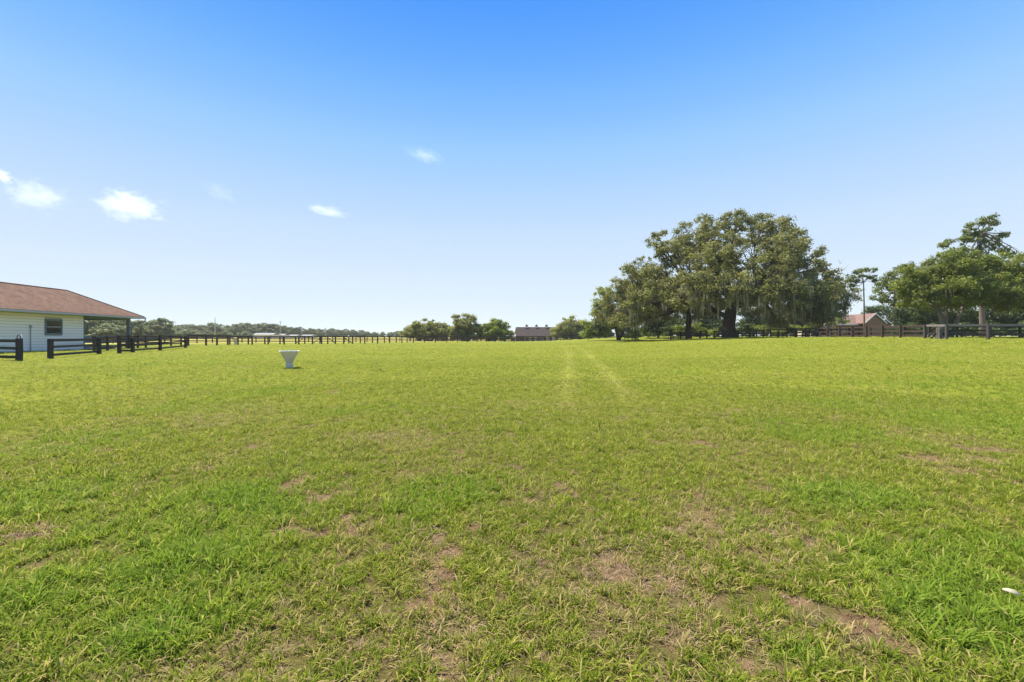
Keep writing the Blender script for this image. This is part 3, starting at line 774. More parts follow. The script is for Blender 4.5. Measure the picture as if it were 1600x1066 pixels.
def tree(name, label, x, y, blobs, trunks, bark, leaf, seed, dens=1.3, rmin=.7, rmax=1.4, per=90, size=.22, flat=.6,
         skin=.45, moss=0, group=None, cat='tree', limb_r=.16, twigs=.5, split_limbs=False, moss_len=(1, 3.4), moss_top=.6):
    """blobs: local ellipsoids (x,y,z,rx,ry,rz) that the foliage clumps fill; trunks: local (bx,by, fork xyz, base r, top r)"""
    rng = np.random.default_rng(seed)
    g = tz(x, y)
    root = empty(name, (x, y, g), 0, label, cat, group)
    cl = clumps_in(blobs, dens, rmin, rmax, rng, skin)
    cl = cl[cl[:, 2] > .4]
    wood = MB()
    forks = []
    for bx, by, f, r0, r1, *b0 in trunks:
        base = np.array([bx, by, b0[0] if b0 else -.3]); fk = np.array(f, float)
        pts = [base, base + (fk - base) * .12, base + (fk - base) * .3, base + (fk - base) * .65, fk]
        pts = [tuple(np.array(q) + np.append(rng.normal(0, .06 * r0 / .5, 2), 0) * (0 < i < 4)) for i, q in enumerate(pts)]
        wood.tube(pts, [r0 * (1 if b0 else 1.45), r0 * (1 if b0 else 1.1), r0, (r0 + r1) / 2, r1], 12)
        forks.append((fk, r1))
    parts = []
    for i, b in enumerate(blobs):
        fk, r1 = min(forks, key=lambda q: np.linalg.norm(q[0] - np.array(b[:3])))
        lr = min(limb_r * (1 + .5 * rng.uniform()), r1 * .8)
        m = MB() if split_limbs else wood
        end = np.array(b[:3]) - np.array([0, 0, b[5] * .25])
        pth = limb_path(fk - np.array([0, 0, r1 * .5]), end, .12 * np.linalg.norm(end[:2] - fk[:2]), rng)
        m.tube(pth, list(np.linspace(lr, lr * .3, len(pth))), 7)
        mine = cl[cl[:, 4] == i]
        for c in mine[rng.uniform(0, 1, len(mine)) < twigs]:
            s = np.array(pth[rng.integers(2, len(pth))])
            m.tube(limb_path(s, c[:3], .15, rng, 4), [lr * .28, lr * .2, lr * .13, lr * .06], 4)
        if split_limbs: parts.append(m)
    wood.build('trunk', bark, root, True)
    for m in parts: m.build('limb', bark, root, True)
    o = link(bpy.data.objects.new('crown', crown_mesh('crown', cl[:, :4], per, size, leaf, rng, flat)), root)
    o['kind'] = 'stuff'
    if moss:
        zt = np.quantile(cl[:, 2], moss_top)
        low = cl[cl[:, 2] < zt]
        pick = low[rng.integers(0, len(low), moss)]
        vs, fs, tt = [], [], []
        for c in pick:
            top = c[:3] + rng.normal(0, .5, 3) * c[3]
            ln = rng.uniform(*moss_len) * (.5 + rng.uniform() ** 2)
            ln = min(ln, max(.5, top[2] - 1.3)); tv = rng.uniform(.1, .9)
            for k in range(int(rng.integers(3, 8))):
                o2 = rng.normal(0, .17, 3); o2[2] *= .5
                l2 = ln * rng.uniform(.4, 1); w = rng.uniform(.025, .07); a = rng.uniform(0, math.pi)
                dx, dy = math.cos(a) * w, math.sin(a) * w
                p = top + o2; b0 = len(vs); sw = rng.normal(0, .08, 2)
                for t, ww in ((0, .5), (.35, 1.2), (.75, .7), (1, .1)):
                    q = p + np.array([sw[0] * t, sw[1] * t, -l2 * t])
                    vs += [(q[0] - dx * ww, q[1] - dy * ww, q[2]), (q[0] + dx * ww, q[1] + dy * ww, q[2])]
                for j in range(3):
                    fs.append((b0 + 2 * j, b0 + 2 * j + 1, b0 + 2 * j + 3, b0 + 2 * j + 2)); tt.append(tv)
        mo = link(bpy.data.objects.new('spanish_moss', raw_mesh('spanish_moss', np.array(vs), np.array(fs), M['moss'], False, None, dict(tint=np.array(tt)))), root)
        mo['kind'] = 'stuff'
    return root

def at_px(col, d, plist, rng, depth=1.0):
    """photo ellipses (col,row,rx,ry[,depth offset]) at depth d -> local ellipsoids of a tree standing at column col"""
    x0 = px(col, d); g = tz(x0, d); k = d / FPX; out = []
    for q in plist:
        c, r, a, b = q[:4]; off = q[4] if len(q) > 4 else rng.uniform(-.35, .35) * a * k
        out.append((px(c, d) - x0, off, pz(r, d) - g, a * k, a * k * depth, b * k))
    return x0, out

rg = np.random.default_rng(7)
# the great live oak
D = 76
OAK = [(1100, 368, 44, 32, 0), (1075, 385, 30, 26, 3), (1140, 352, 24, 18, -2), (1185, 360, 44, 28, 1), (1222, 350, 16, 14, 0), (1215, 380, 34, 26, -2),
       (1028, 368, 12, 9, 0), (1022, 384, 16, 10, -1), (1045, 398, 30, 22, -2), (1015, 420, 34, 26, 1), (985, 442, 32, 26, -2), (962, 466, 28, 24, 0), (948, 492, 20, 18, 1),
       (1080, 425, 46, 32, -7), (1140, 418, 44, 32, 6), (1150, 436, 40, 28, -9), (1205, 425, 44, 32, -4), (1250, 412, 32, 24, 1), (1276, 396, 14, 11, 0), (1292, 410, 13, 9, 1),
       (1285, 440, 32, 24, 0), (1308, 460, 24, 22, -1), (1000, 470, 40, 26, -5), (1045, 462, 40, 28, -9), (1095, 462, 40, 24, -11), (1155, 470, 40, 22, -11), (1210, 465, 44, 28, -8),
       (1255, 468, 40, 28, -3), (1290, 482, 32, 20, 1), (990, 488, 34, 18, 2), (1040, 482, 34, 16, 5), (1228, 488, 34, 18, 3), (1075, 450, 46, 30, 10), (1195, 450, 50, 32, 10), (1262, 490, 30, 16, -4), (970, 500, 24, 14, -3),
       (1000, 498, 26, 12, 6), (1250, 498, 30, 12, 7), (1285, 496, 26, 12, 2), (1308, 482, 20, 14, 4), (1025, 445, 40, 28, 8), (1245, 445, 40, 26, 8), (1100, 400, 40, 26, -5), (1185, 400, 36, 24, -7)]
x0, b = at_px(1140, D, OAK, rg, .95)
tree('live_oak', 'huge spreading live oak hung with moss over a massive reddish trunk', x0, D, b,
     [(0, 0, (0, 0, 7.0), 1.0, .8), (-.5, -.2, (-5.8, -1.5, 5.9), .42, .28, 3.4), (.4, .2, (5.2, 1.0, 7.2), .45, .3, 4.6)],
     M['bark'], M['leaf_oak'], 11, dens=6.2, rmin=.38, rmax=1.05, per=62, size=.18, skin=.36, flat=.7, moss=620, limb_r=.26, twigs=.3, split_limbs=True, moss_len=(1.2, 4.2), moss_top=.5)
# its slimmer neighbour with the black trunk
D2 = 84
x0, b = at_px(1075, D2, [(1075, 455, 48, 26, 0), (1040, 470, 34, 22, 1), (1110, 468, 34, 22, 3), (1010, 478, 30, 20, 2), (1060, 440, 34, 24, 5), (1045, 488, 30, 12, 3), (1100, 486, 26, 10, 3)], rg)
tree('live_oak', 'slim black trunked oak left of the massive trunk sharing its canopy', x0, D2, b, [(0, 0, (.2, 0, 5.0), .52, .4)], M['bark'], M['leaf_oak'], 12, dens=3.2, rmin=.6, rmax=1.2, per=90, moss=140, limb_r=.2, twigs=.3, moss_top=.8)
# bright tree peeping out left of the oak
x0, b = at_px(955, 98, [(945, 462, 18, 18), (935, 485, 20, 18), (955, 490, 26, 20), (975, 505, 26, 16), (930, 508, 18, 14), (950, 510, 24, 14), (985, 470, 24, 30), (925, 519, 14, 9), (945, 521, 14, 8), (988, 519, 16, 9), (915, 523, 9, 6)], rg)
tree('leafy_tree', 'bright green tree at the left edge of the big oak', x0, 98, b, [(1.6, 0, (1.0, 0, 3.0), .35, .25), (1.6, .1, (3.2, 0, 3.2), .25, .18)], M['bark'], M['leaf_bright'], 13, dens=3.4, per=90, size=.24)
# thick dark evergreens behind the trunks
for k, (c, lst, d, lab) in enumerate([
    (1028, [(1015, 498, 20, 16), (1040, 498, 20, 16), (1020, 512, 20, 12), (1042, 513, 18, 11)], 104, 'dark bushy evergreen in the shade left of the slim trunk'),
    (1105, [(1095, 488, 20, 12), (1118, 490, 18, 12), (1105, 502, 24, 12), (1122, 510, 14, 9), (1075, 500, 14, 14)], 106, 'dark evergreen showing between the two oak trunks'),
    (1178, [(1168, 492, 18, 16), (1188, 492, 18, 14), (1172, 507, 18, 12), (1192, 505, 16, 10)], 106, 'dark evergreen just right of the massive oak trunk'),
    (1242, [(1222, 496, 22, 14), (1245, 494, 24, 14), (1268, 496, 20, 14), (1228, 508, 24, 10), (1256, 508, 24, 10)], 100, 'dark shrub mass below the right side of the big oak')]):
    x0, b = at_px(c, d, lst, rg)
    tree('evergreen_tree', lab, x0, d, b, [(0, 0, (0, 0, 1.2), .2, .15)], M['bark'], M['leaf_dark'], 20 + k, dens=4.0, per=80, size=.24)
for k, (c, lst, d, lab) in enumerate([
    (1093, [(1085, 515, 12, 8), (1100, 513, 14, 9), (1112, 518, 10, 6)], 93, 'sunlit yellow green bush between the two oak trunks'),
    (1198, [(1190, 514, 13, 8), (1208, 512, 14, 8), (1220, 516, 12, 6)], 93, 'sunlit pale bush behind the fence right of the massive trunk'),
    (1060, [(1054, 512, 9, 8), (1063, 516, 9, 6)], 95, 'small sunlit bush left of the slim black trunk'),
    (1020, [(1000, 521, 16, 6), (1022, 520, 18, 7), (1042, 521, 14, 6)], 112, 'low pale bush under the left branches of the oak'),
    (1302, [(1290, 500, 14, 8), (1308, 498, 16, 9), (1318, 504, 12, 6)], 90, 'vivid green rounded bush left of the brick cottage'),
    (1262, [(1250, 511, 14, 7), (1272, 509, 14, 8)], 88, 'light green bush below the outer right oak branches')]):
    x0, b = at_px(c, d, lst, rg)
    tree('leafy_bush', lab, x0, d, b, [(0, 0, (0, 0, .5), .1, .08)], M['bark'], M['leaf_bright'], 30 + k, dens=2.6, rmin=.4, rmax=.8, per=80, size=.16, cat='bush')
for k, (c, d, lab) in enumerate([(1052, 99, 'shaded low shrub left behind the slim oak trunk'), (1088, 101, 'shaded low shrub right behind the slim oak trunk'), (1128, 100, 'shaded low shrub hard left behind the massive trunk'), (1160, 99, 'shaded low shrub hard right behind the massive trunk'),
                               (1215, 97, 'shaded low shrub under the right oak limbs'), (1275, 94, 'shaded low shrub where the oak canopy ends by the cottage')]):
    x0, b = at_px(c, d, [(c - 12, 516, 13, 9), (c + 10, 515, 14, 10), (c, 508, 13, 9)], rg)
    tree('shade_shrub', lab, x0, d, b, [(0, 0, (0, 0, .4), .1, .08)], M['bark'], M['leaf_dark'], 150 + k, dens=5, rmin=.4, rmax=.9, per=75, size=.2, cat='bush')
# dome behind the old barn
x0, b = at_px(893, 150, [(893, 507, 18, 13), (880, 515, 14, 9), (908, 512, 14, 11), (870, 519, 10, 6), (898, 519, 22, 7), (880, 526, 14, 5), (905, 526, 16, 5)], rg)
tree('domed_tree', 'dull green domed tree between the old barn and bright tree', x0, 150, b, [(0, 0, (0, 0, 2.2), .3, .25)], M['bark'], M['leaf_grey'], 41, dens=4.2, per=90, size=.32)
# three trees left of the barn
for k, (c, lst, lab, lf) in enumerate([
    (668, [(668, 510, 22, 11), (652, 512, 12, 9), (685, 514, 16, 10), (655, 520, 18, 8), (682, 521, 18, 8), (640, 517, 11, 8), (668, 516, 24, 10), (650, 527, 12, 6), (668, 527, 14, 6), (686, 527, 12, 6)], 'rounded olive green tree farthest from the old barn', 'leaf_grey'),
    (722, [(722, 503, 13, 12), (710, 512, 13, 10), (735, 508, 12, 9), (712, 520, 16, 8), (734, 520, 16, 8), (745, 515, 8, 9), (722, 512, 20, 12), (715, 494, 5, 4), (730, 496, 6, 5), (738, 499, 4, 5), (708, 527, 12, 6), (724, 527, 12, 6), (740, 527, 12, 6)], 'taller ragged grey green tree in the middle of three', 'leaf_grey'),
    (772, [(772, 508, 13, 9), (758, 513, 11, 9), (786, 513, 9, 9), (762, 520, 12, 7), (783, 520, 11, 7), (772, 515, 18, 10), (777, 503, 6, 4), (760, 527, 11, 6), (774, 527, 11, 6), (788, 527, 9, 6)], 'bright green tree next to the old barn', 'leaf_bright')]):
    x0, b = at_px(c, 128, lst, rg)
    tree('field_tree', lab, x0, 128, b, [(0, 0, (0, 0, 1.6), .3, .22)], M['bark_pale'], M[lf], 50 + k, dens=5.5, per=80, size=.25, rmin=.5, rmax=1.15)
for k, (c, lst, lab) in enumerate([(696, [(690, 518, 12, 8), (702, 519, 12, 8), (697, 513, 9, 7)], 'low bush filling the gap beside the rounded olive tree'), (752, [(748, 519, 9, 8), (757, 520, 9, 7)], 'low bush between ragged tree and bright green tree'),
                               (640, [(632, 521, 10, 5), (645, 520, 12, 6)], 'low bush at the outer foot of the rounded olive tree'), (795, [(790, 521, 8, 6), (799, 523, 6, 4)], 'low bush between bright green tree and old barn')]):
    x0, b = at_px(c, 129, lst, rg)
    tree('leafy_bush', lab, x0, 129, b, [(0, 0, (0, 0, .5), .1, .08)], M['bark'], M['leaf_grey'], 130 + k, dens=5, rmin=.4, rmax=.9, per=80, size=.22, cat='bush')
# right hand group
x0, b = at_px(1478, 48, [(q[0], q[1], q[2], q[3] * 1.3, *q[4:]) for q in [(1440, 432, 34, 20, 0), (1475, 416, 34, 20, -1), (1515, 412, 38, 20, 1), (1555, 416, 36, 22, 0), (1430, 468, 22, 14, -1), (1470, 470, 26, 11, -2), (1412, 450, 14, 12, 0), (1560, 470, 30, 12, -2), (1605, 474, 28, 12, -1), (1520, 468, 26, 11, 2), (1595, 430, 34, 22, 0), (1425, 455, 24, 16, 0), (1460, 452, 34, 18, -2),
      (1505, 452, 38, 18, -2), (1550, 456, 38, 18, -2), (1595, 458, 34, 20, -1), (1440, 466, 24, 10, 1), (1490, 440, 44, 22, 3), (1560, 440, 44, 22, 3), (1535, 470, 28, 9, 0), (1580, 474, 26, 8, 1), (1630, 440, 34, 24, 0), (1620, 465, 30, 14, 1)]], rg, .95)
tree('young_oak', 'spreading green oak with several pale stems behind weathered rail', x0, 48, b,
     [(0, 0, (-.9, 0, 3.2), .22, .14), (.1, .1, (.2, .2, 3.6), .24, .15), (.15, -.1, (1.7, -.1, 3.3), .2, .13)],
     M['bark_pale'], M['leaf_oak2'], 61, dens=15, rmin=.34, rmax=.75, per=80, size=.125, flat=.7, skin=.5, moss=120, limb_r=.11, twigs=.35, moss_len=(.4, 1.2), moss_top=.45)
x0, b = at_px(1535, 62, [(1497, 374, 12, 6), (1484, 380, 9, 5), (1508, 364, 10, 6), (1519, 356, 10, 5), (1531, 349, 10, 5), (1545, 342, 9, 4), (1553, 348, 6, 4), (1524, 368, 12, 6), (1512, 378, 10, 6), (1538, 376, 9, 5),
      (1556, 371, 9, 5), (1566, 366, 6, 4), (1550, 384, 10, 5), (1500, 388, 12, 6), (1522, 390, 12, 6), (1542, 396, 12, 6), (1564, 392, 8, 4), (1578, 396, 8, 4), (1592, 399, 8, 4), (1510, 400, 12, 6), (1475, 384, 6, 4), (1532, 362, 8, 4), (1604, 402, 7, 4)], rg, 1.3)
tree('tall_pine', 'tall pine with thick pale trunk rising above the spreading oak', x0, 62, b, [(0, 0, (-.3, 0, 14.2), .29, .14)], M['bark_pine'], M['leaf_pine'], 62, dens=8.0, rmin=.28, rmax=.62, per=62, size=.14, flat=.75, limb_r=.075, twigs=.7)
x0, b = at_px(1351, 80, [(1341, 425, 9, 4), (1352, 422, 9, 4), (1362, 424, 8, 4), (1333, 431, 7, 4), (1346, 432, 10, 4), (1326, 438, 6, 3), (1359, 433, 8, 4), (1331, 445, 6, 3), (1341, 440, 6, 3), (1366, 438, 5, 3), (1336, 452, 5, 2.5)], rg, 1.2)
tree('slender_pine', 'slender single stemmed pine standing before the brick cottage', x0, 80, b, [(0, 0, (-.2, 0, 9.6), .14, .08)], M['bark_pine'], M['leaf_pine'], 63, dens=9, rmin=.25, rmax=.6, per=55, size=.15, limb_r=.05, twigs=.6)
x0, b = at_px(1398, 84, [(1395, 428, 14, 10), (1410, 424, 14, 8), (1378, 442, 13, 9), (1392, 448, 16, 12), (1374, 462, 12, 8), (1388, 468, 16, 10), (1404, 455, 16, 14), (1410, 475, 16, 12)], rg)
tree('ragged_pine', 'ragged open crowned pine tree between slender pine and spreading oak', x0, 84, b, [(0, 0, (0, 0, 9), .25, .13)], M['bark_pine'], M['leaf_pine'], 64, dens=3.8, rmin=.5, rmax=1.0, per=80, size=.2, limb_r=.1, twigs=.6)
# dark understorey along the right
for k, (c, lst, d, lab) in enumerate([
    (1375, [(1365, 488, 14, 9), (1385, 484, 16, 10), (1400, 492, 14, 10), (1382, 500, 20, 8)], 112, 'dark evergreen rising behind the brick cottage roof'),
    (1425, [(1418, 492, 18, 14), (1436, 488, 18, 14), (1412, 508, 16, 12), (1436, 508, 18, 12), (1425, 500, 20, 12)], 78, 'dark hedge tree right of the brick cottage'),
    (1462, [(1455, 484, 18, 14), (1470, 496, 18, 14), (1452, 508, 18, 12), (1474, 508, 18, 12), (1462, 496, 20, 14)], 76, 'dark hedge tree behind the pale oak stems'),
    (1503, [(1496, 490, 18, 14), (1512, 486, 18, 14), (1492, 508, 18, 12), (1515, 508, 18, 12), (1503, 498, 20, 14)], 74, 'dark hedge tree between pale stems and thick pine trunk'),
    (1552, [(1545, 488, 20, 14), (1562, 484, 18, 16), (1538, 508, 18, 12), (1566, 508, 18, 12), (1552, 498, 20, 14)], 74, 'dark hedge tree right behind the thick pine trunk'),
    (1598, [(1588, 486, 20, 16), (1608, 488, 20, 16), (1585, 508, 18, 12), (1612, 508, 18, 12), (1600, 498, 20, 14), (1640, 495, 26, 20)], 72, 'dark hedge tree farthest past the thick pine trunk')]):
    x0, b = at_px(c, d, lst, rg)
    tree('evergreen_tree', lab, x0, d, b, [(0, 0, (0, 0, 1.2), .2, .15)], M['bark'], M['leaf_dark'], 70 + k, dens=4.5, per=85, size=.22)
for k, (c, d, lab) in enumerate([(1408, 72, 'low dark bush behind the fence next to the brick cottage'), (1448, 70, 'low dark bush behind the fence just left of the stump'), (1490, 69, 'low dark bush right of the pale oak stems'),
                               (1520, 68, 'low dark bush left of the thick pine trunk'), (1562, 68, 'low dark bush right of the thick pine trunk'), (1598, 68, 'low dark bush well past the thick pine trunk')]):
    x0, b = at_px(c, d, [(c - 14, 516, 13, 7), (c + 12, 515, 14, 8), (c, 513, 15, 8)], rg)
    tree('hedge_bush', lab, x0, d, b, [(0, 0, (0, 0, .4), .1, .08)], M['bark'], M['leaf_dark'], 120 + k, dens=5, rmin=.4, rmax=.8, per=80, size=.18, cat='bush')
# bare dead tree right of the oak crown
def dead_tree():
    d = 92; x = px(1303, d); root = empty('dead_tree', (x, d, tz(x, d)), 0, 'bleached leafless treetop beside the right side of the oak', 'tree')
    rng = np.random.default_rng(5); K = d / FPX; m = MB()
    Q = lambda c, r, o=0: ((c - 1303) * K, o, pz(r, d) - tz(x, d))
    m.tube([Q(1303, 527), Q(1304, 490), Q(1305, 455), Q(1309, 436)], [.3, .24, .18, .12], 8)
    for a, b_, r in (((1309, 436), (1313, 412), .07), ((1309, 438), (1322, 415), .07), ((1306, 448), (1298, 420), .06), ((1313, 412), (1310, 404), .03), ((1313, 412), (1318, 405), .03), ((1318, 422), (1326, 412), .04), ((1298, 420), (1293, 411), .03), ((1307, 445), (1318, 432), .05)):
        m.tube(limb_path(Q(*a), Q(*b_, rng.uniform(-.6, .6)), .1, rng, 4), [r * 1.3, r, r * .7, r * .4], 5)
    m.build('trunk', M['deadwood'], root, True)
dead_tree()

# the distant wood: four kinds of tree, copied one by one
def copy_tree(o, loc, rz, sc):
    c = o.copy(); C.objects.link(c); c.location = loc; c.rotation_euler = (0, 0, rz); c.scale = sc
    for ch in o.children:
        q = ch.copy(); C.objects.link(q); q.parent = c
    return c

BACK = [(925 + 22 * i + (i * 37) % 9, 507 + (i * 53) % 9, 152 + (i * 29) % 16, i % 4) for i in range(31)]
def far_trees():
    rng = np.random.default_rng(77)
    protos = []
    kinds = ['distant rounded broadleaf tree in the hazy wood beyond the paddocks', 'distant broad oak in the hazy wood beyond the paddocks', 'distant uneven tree in the hazy wood beyond the paddocks', 'distant lower bushy tree in the hazy wood beyond the paddocks']
    shapes = [[(0, 0, 7, 4, 4, 3.4), (-2.5, 1, 5, 3, 3, 2.6), (2.6, -1, 5.2, 3, 3, 2.6), (0, -1, 3, 4, 3.4, 2.4)],
              [(0, 0, 6.4, 4.6, 4.6, 3), (-4, 1, 4.8, 3.4, 3, 2.4), (4, -1, 5, 3.4, 3, 2.4), (0, 0, 2.8, 5.4, 4, 2.4)],
              [(-1, 0, 8, 2.6, 2.6, 2.4), (1.6, 0, 6.4, 3, 3, 2.6), (-2.6, 0, 5, 3, 3, 2.4), (0, 0, 3, 4.2, 3.6, 2.6)],
              [(0, 0, 4, 4.6, 4, 2.6), (-3, 0, 3, 3.4, 3, 2.2), (3.2, 0, 3.2, 3, 3, 2.2), (0, 0, 1.8, 5, 4, 1.8)]]
    spots = []
    # photo silhouette of the wood: column, top row, depth, kind
    for c, yt, d, k in [(236, 499, 190, 2), (250, 497, 185, 0), (222, 503, 200, 3), (265, 509, 280, 3), (278, 508, 290, 0), (290, 507, 300, 0), (303, 507, 300, 1), (316, 508, 310, 0), (330, 504.5, 310, 0),
                        (341, 507.5, 320, 3), (352, 512, 330, 3), (364, 508, 320, 2), (374, 505, 320, 1), (386, 504.5, 320, 0), (397, 507, 340, 3), (406, 507, 330, 0), (416, 505, 330, 1), (427, 506, 330, 0),
                        (436, 508, 330, 2), (446, 511, 360, 0), (455, 511, 360, 0), (463, 510, 360, 2), (474, 513, 380, 0), (486, 513, 380, 1), (497, 514, 390, 3), (508, 514.5, 390, 0), (519, 513, 390, 0),
                        (530, 515, 400, 1), (541, 514, 400, 0), (552, 515, 410, 0), (563, 516, 420, 3), (574, 518, 420, 0), (586, 519, 430, 3), (598, 518.5, 430, 0), (610, 519, 430, 1), (621, 516.5, 420, 2), (630, 519, 430, 0),
                        (640, 514, 300, 0), (160, 498, 150, 0), (183, 497, 150, 1), (140, 497, 140, 2), (120, 500, 160, 0), (205, 499, 160, 2), (172, 506, 130, 3),
                        (270, 515, 230, 3), (296, 516, 235, 3), (322, 516, 240, 3), (352, 517, 240, 3), (382, 518, 260, 3)] + BACK:
        spots.append((px(c, d), d, max(3.5, pz(yt, d) - tz(px(c, d), d)), k))
    hgt = [10.6, 9.6, 10.6, 6.8]
    n_back = len(BACK)
    for i, (x, y, h, k) in enumerate(spots):
        leaf = 'leaf_far'
        s = h / hgt[k]
        sw = s * rng.uniform(1.2, 1.6)
        rz = rng.uniform(0, 6.28)
        if len([1 for p in protos if p[1] == k]) == 0:
            t = tree('distant_tree', kinds[k], x, y, shapes[k], [(0, 0, (0, 0, 2.2), .3, .25)], M['bark_pale'], M['leaf_far'], 90 + k, dens=3.2, rmin=.8, rmax=1.5, per=75, size=.40, group='trees of the distant wood', twigs=.15)
            t.scale = (sw, sw, s); t.rotation_euler = (0, 0, rz); protos.append((t, k))
        else:
            src = [p[0] for p in protos if p[1] == k][0]; src_l = kinds[k]
            t = copy_tree(src, (x, y, tz(x, y)), rz, (sw, sw, s)); t['label'] = src_l
        if i >= len(spots) - n_back: t['label'] = 'tree of the wood closing the view behind the oaks and the cottage'; t['group'] = 'trees behind the oaks'
        elif y < 175 and i > 36: t['label'] = 'green tree seen beneath the porch roof of the stable'
        elif y < 205: t['label'] = ['yellow green tree just past the stable roof corner', 'tallest tree just past the stable roof corner', 'low tree under the stable roof corner'][i % 3]
        elif y < 262: t['label'] = 'low bushy tree on the near edge of the distant wood'
        elif y == 310 and k == 0 and h > 9.5: t['label'] = 'rounded dark tree right behind the tall utility pole'
far_trees()

# ------------------------------------------------------------------ pale scrap lying in the grass
def scrap():
    d = 2.48; x = px(1580, d); z = tz(x, d)
    m = MB(); vs = []; n = 7
    for i in range(n):
        t = i / (n - 1); w = .020 * math.sin(math.pi * min(1, t * .92 + .06)) ** .8
        vs += [(t * .085 - .042, -w, .012 * math.sin(t * 3)), (t * .085 - .042, 0, .022 * math.sin(t * 3) + .004), (t * .085 - .042, w, .010 * math.sin(t * 3))]
    fs = [q for i in range(n - 1) for q in ((3 * i, 3 * i + 3, 3 * i + 4, 3 * i + 1), (3 * i + 1, 3 * i + 4, 3 * i + 5, 3 * i + 2))]
    vs2 = vs + [(a, b_, c - .003) for a, b_, c in vs]; k = len(vs)
    fs2 = fs + [tuple(j + k for j in q)[::-1] for q in fs]
    o = m.add(vs2, fs2).build('fallen_leaf', M['paper'], None, True)
    o.location = (x, d, z + .06); o.rotation_euler = (R(18), R(12), R(-32)); o.scale = (.85, .85, .85)
    tag(o, 'pale curled dry leaf lying on the green grass', 'leaf')
scrap()

# ------------------------------------------------------------------ grass
def tuft_mesh(name, mat, n, rad, hmin, hmax, lean, width, seed, flat=0.0):
    rng = np.random.default_rng(seed); vs, fs, up, tint = [], [], [], []
    for i in range(n):
        a = rng.uniform(0, 6.283); r = rad * math.sqrt(rng.uniform()); bx, by = r * math.cos(a), r * math.sin(a)
        h = rng.uniform(hmin, hmax); az = a + rng.normal(0, 1.0); ln = lean * rng.uniform(.3, 1.5)
        w = width * rng.uniform(.6, 1.3); pa = az + math.pi / 2 + rng.normal(0, .5)
        dx, dy = math.cos(pa) * w / 2, math.sin(pa) * w / 2
        b0 = len(vs); tv = rng.uniform()
        for t, ww in ((0, .8), (.4, 1.0), (.75, .75)):
            s = ln * t ** 1.7 * h
            z = h * t * (1 - .35 * min(1, ln) * t) * (1 - flat) + .006
            vs += [(bx + math.cos(az) * s - dx * ww, by + math.sin(az) * s - dy * ww, z - .008 * (t == 0)), (bx + math.cos(az) * s + dx * ww, by + math.sin(az) * s + dy * ww, z - .008 * (t == 0))]
            up += [t, t]
        s = ln * h; vs.append((bx + math.cos(az) * s, by + math.sin(az) * s, h * (1 - .42 * min(1, ln)) * (1 - flat) + .006)); up.append(1)
        fs += [(b0, b0 + 1, b0 + 3), (b0, b0 + 3, b0 + 2), (b0 + 2, b0 + 3, b0 + 5), (b0 + 2, b0 + 5, b0 + 4), (b0 + 4, b0 + 5, b0 + 6)]
        tint += [tv] * 5
    return raw_mesh(name, np.array(vs), np.array(fs), mat, False, dict(up=up), dict(tint=tint))

def scatter_object(name, label, cat, pts, rot, scl, pick, itint, idry, ilush, tufts):
    coll = bpy.data.collections.new(name + '_kinds')
    for i, me in enumerate(tufts):
        coll.objects.link(bpy.data.objects.new('%s_tuft' % name, me))
    me = bpy.data.meshes.new(name); n = len(pts)
    me.vertices.add(n); me.vertices.foreach_set('co', np.asarray(pts, np.float32).ravel())
    def at(nm, typ, key, val):
        a = me.attributes.new(nm, typ, 'POINT'); a.data.foreach_set(key, np.ascontiguousarray(val).ravel())
    at('irot', 'FLOAT_VECTOR', 'vector', rot.astype(np.float32)); at('iscl', 'FLOAT_VECTOR', 'vector', scl.astype(np.float32))
    at('ipick', 'INT', 'value', pick.astype(np.int32)); at('itint', 'FLOAT', 'value', itint.astype(np.float32)); at('idry', 'FLOAT', 'value', idry.astype(np.float32)); at('ilush', 'FLOAT', 'value', ilush.astype(np.float32))
    o = link(bpy.data.objects.new(name, me)); tag(o, label, cat, None, 'stuff')
    ng = bpy.data.node_groups.new(name + '_scatter', 'GeometryNodeTree')
    ng.interface.new_socket('Geometry', in_out='INPUT', socket_type='NodeSocketGeometry')
    ng.interface.new_socket('Geometry', in_out='OUTPUT', socket_type='NodeSocketGeometry')
    N, Lk = ng.nodes, ng.links
    gi, go = N.new('NodeGroupInput'), N.new('NodeGroupOutput')
    ci = N.new('GeometryNodeCollectionInfo'); ci.inputs['Collection'].default_value = coll
    ci.inputs['Separate Children'].default_value = True; ci.inputs['Reset Children'].default_value = True
    ip = N.new('GeometryNodeInstanceOnPoints'); ip.inputs['Pick Instance'].default_value = True
    def na(nm, typ):
        q = N.new('GeometryNodeInputNamedAttribute'); q.data_type = typ; q.inputs['Name'].default_value = nm; return q.outputs[0]
    Lk.new(gi.outputs[0], ip.inputs['Points']); Lk.new(ci.outputs[0], ip.inputs['Instance'])
    Lk.new(na('ipick', 'INT'), ip.inputs['Instance Index']); Lk.new(na('irot', 'FLOAT_VECTOR'), ip.inputs['Rotation']); Lk.new(na('iscl', 'FLOAT_VECTOR'), ip.inputs['Scale'])
    Lk.new(ip.outputs[0], go.inputs[0])
    md = o.modifiers.new('scatter', 'NODES'); md.node_group = ng
    return o

def polar_points(rng, r0, r1, dens, half):
    n = int((r1 * r1 - r0 * r0) * half * dens)
    r = np.sqrt(rng.uniform(r0 * r0, r1 * r1, n)); a = rng.uniform(-half, half, n)
    return np.sin(a) * r, np.cos(a) * r

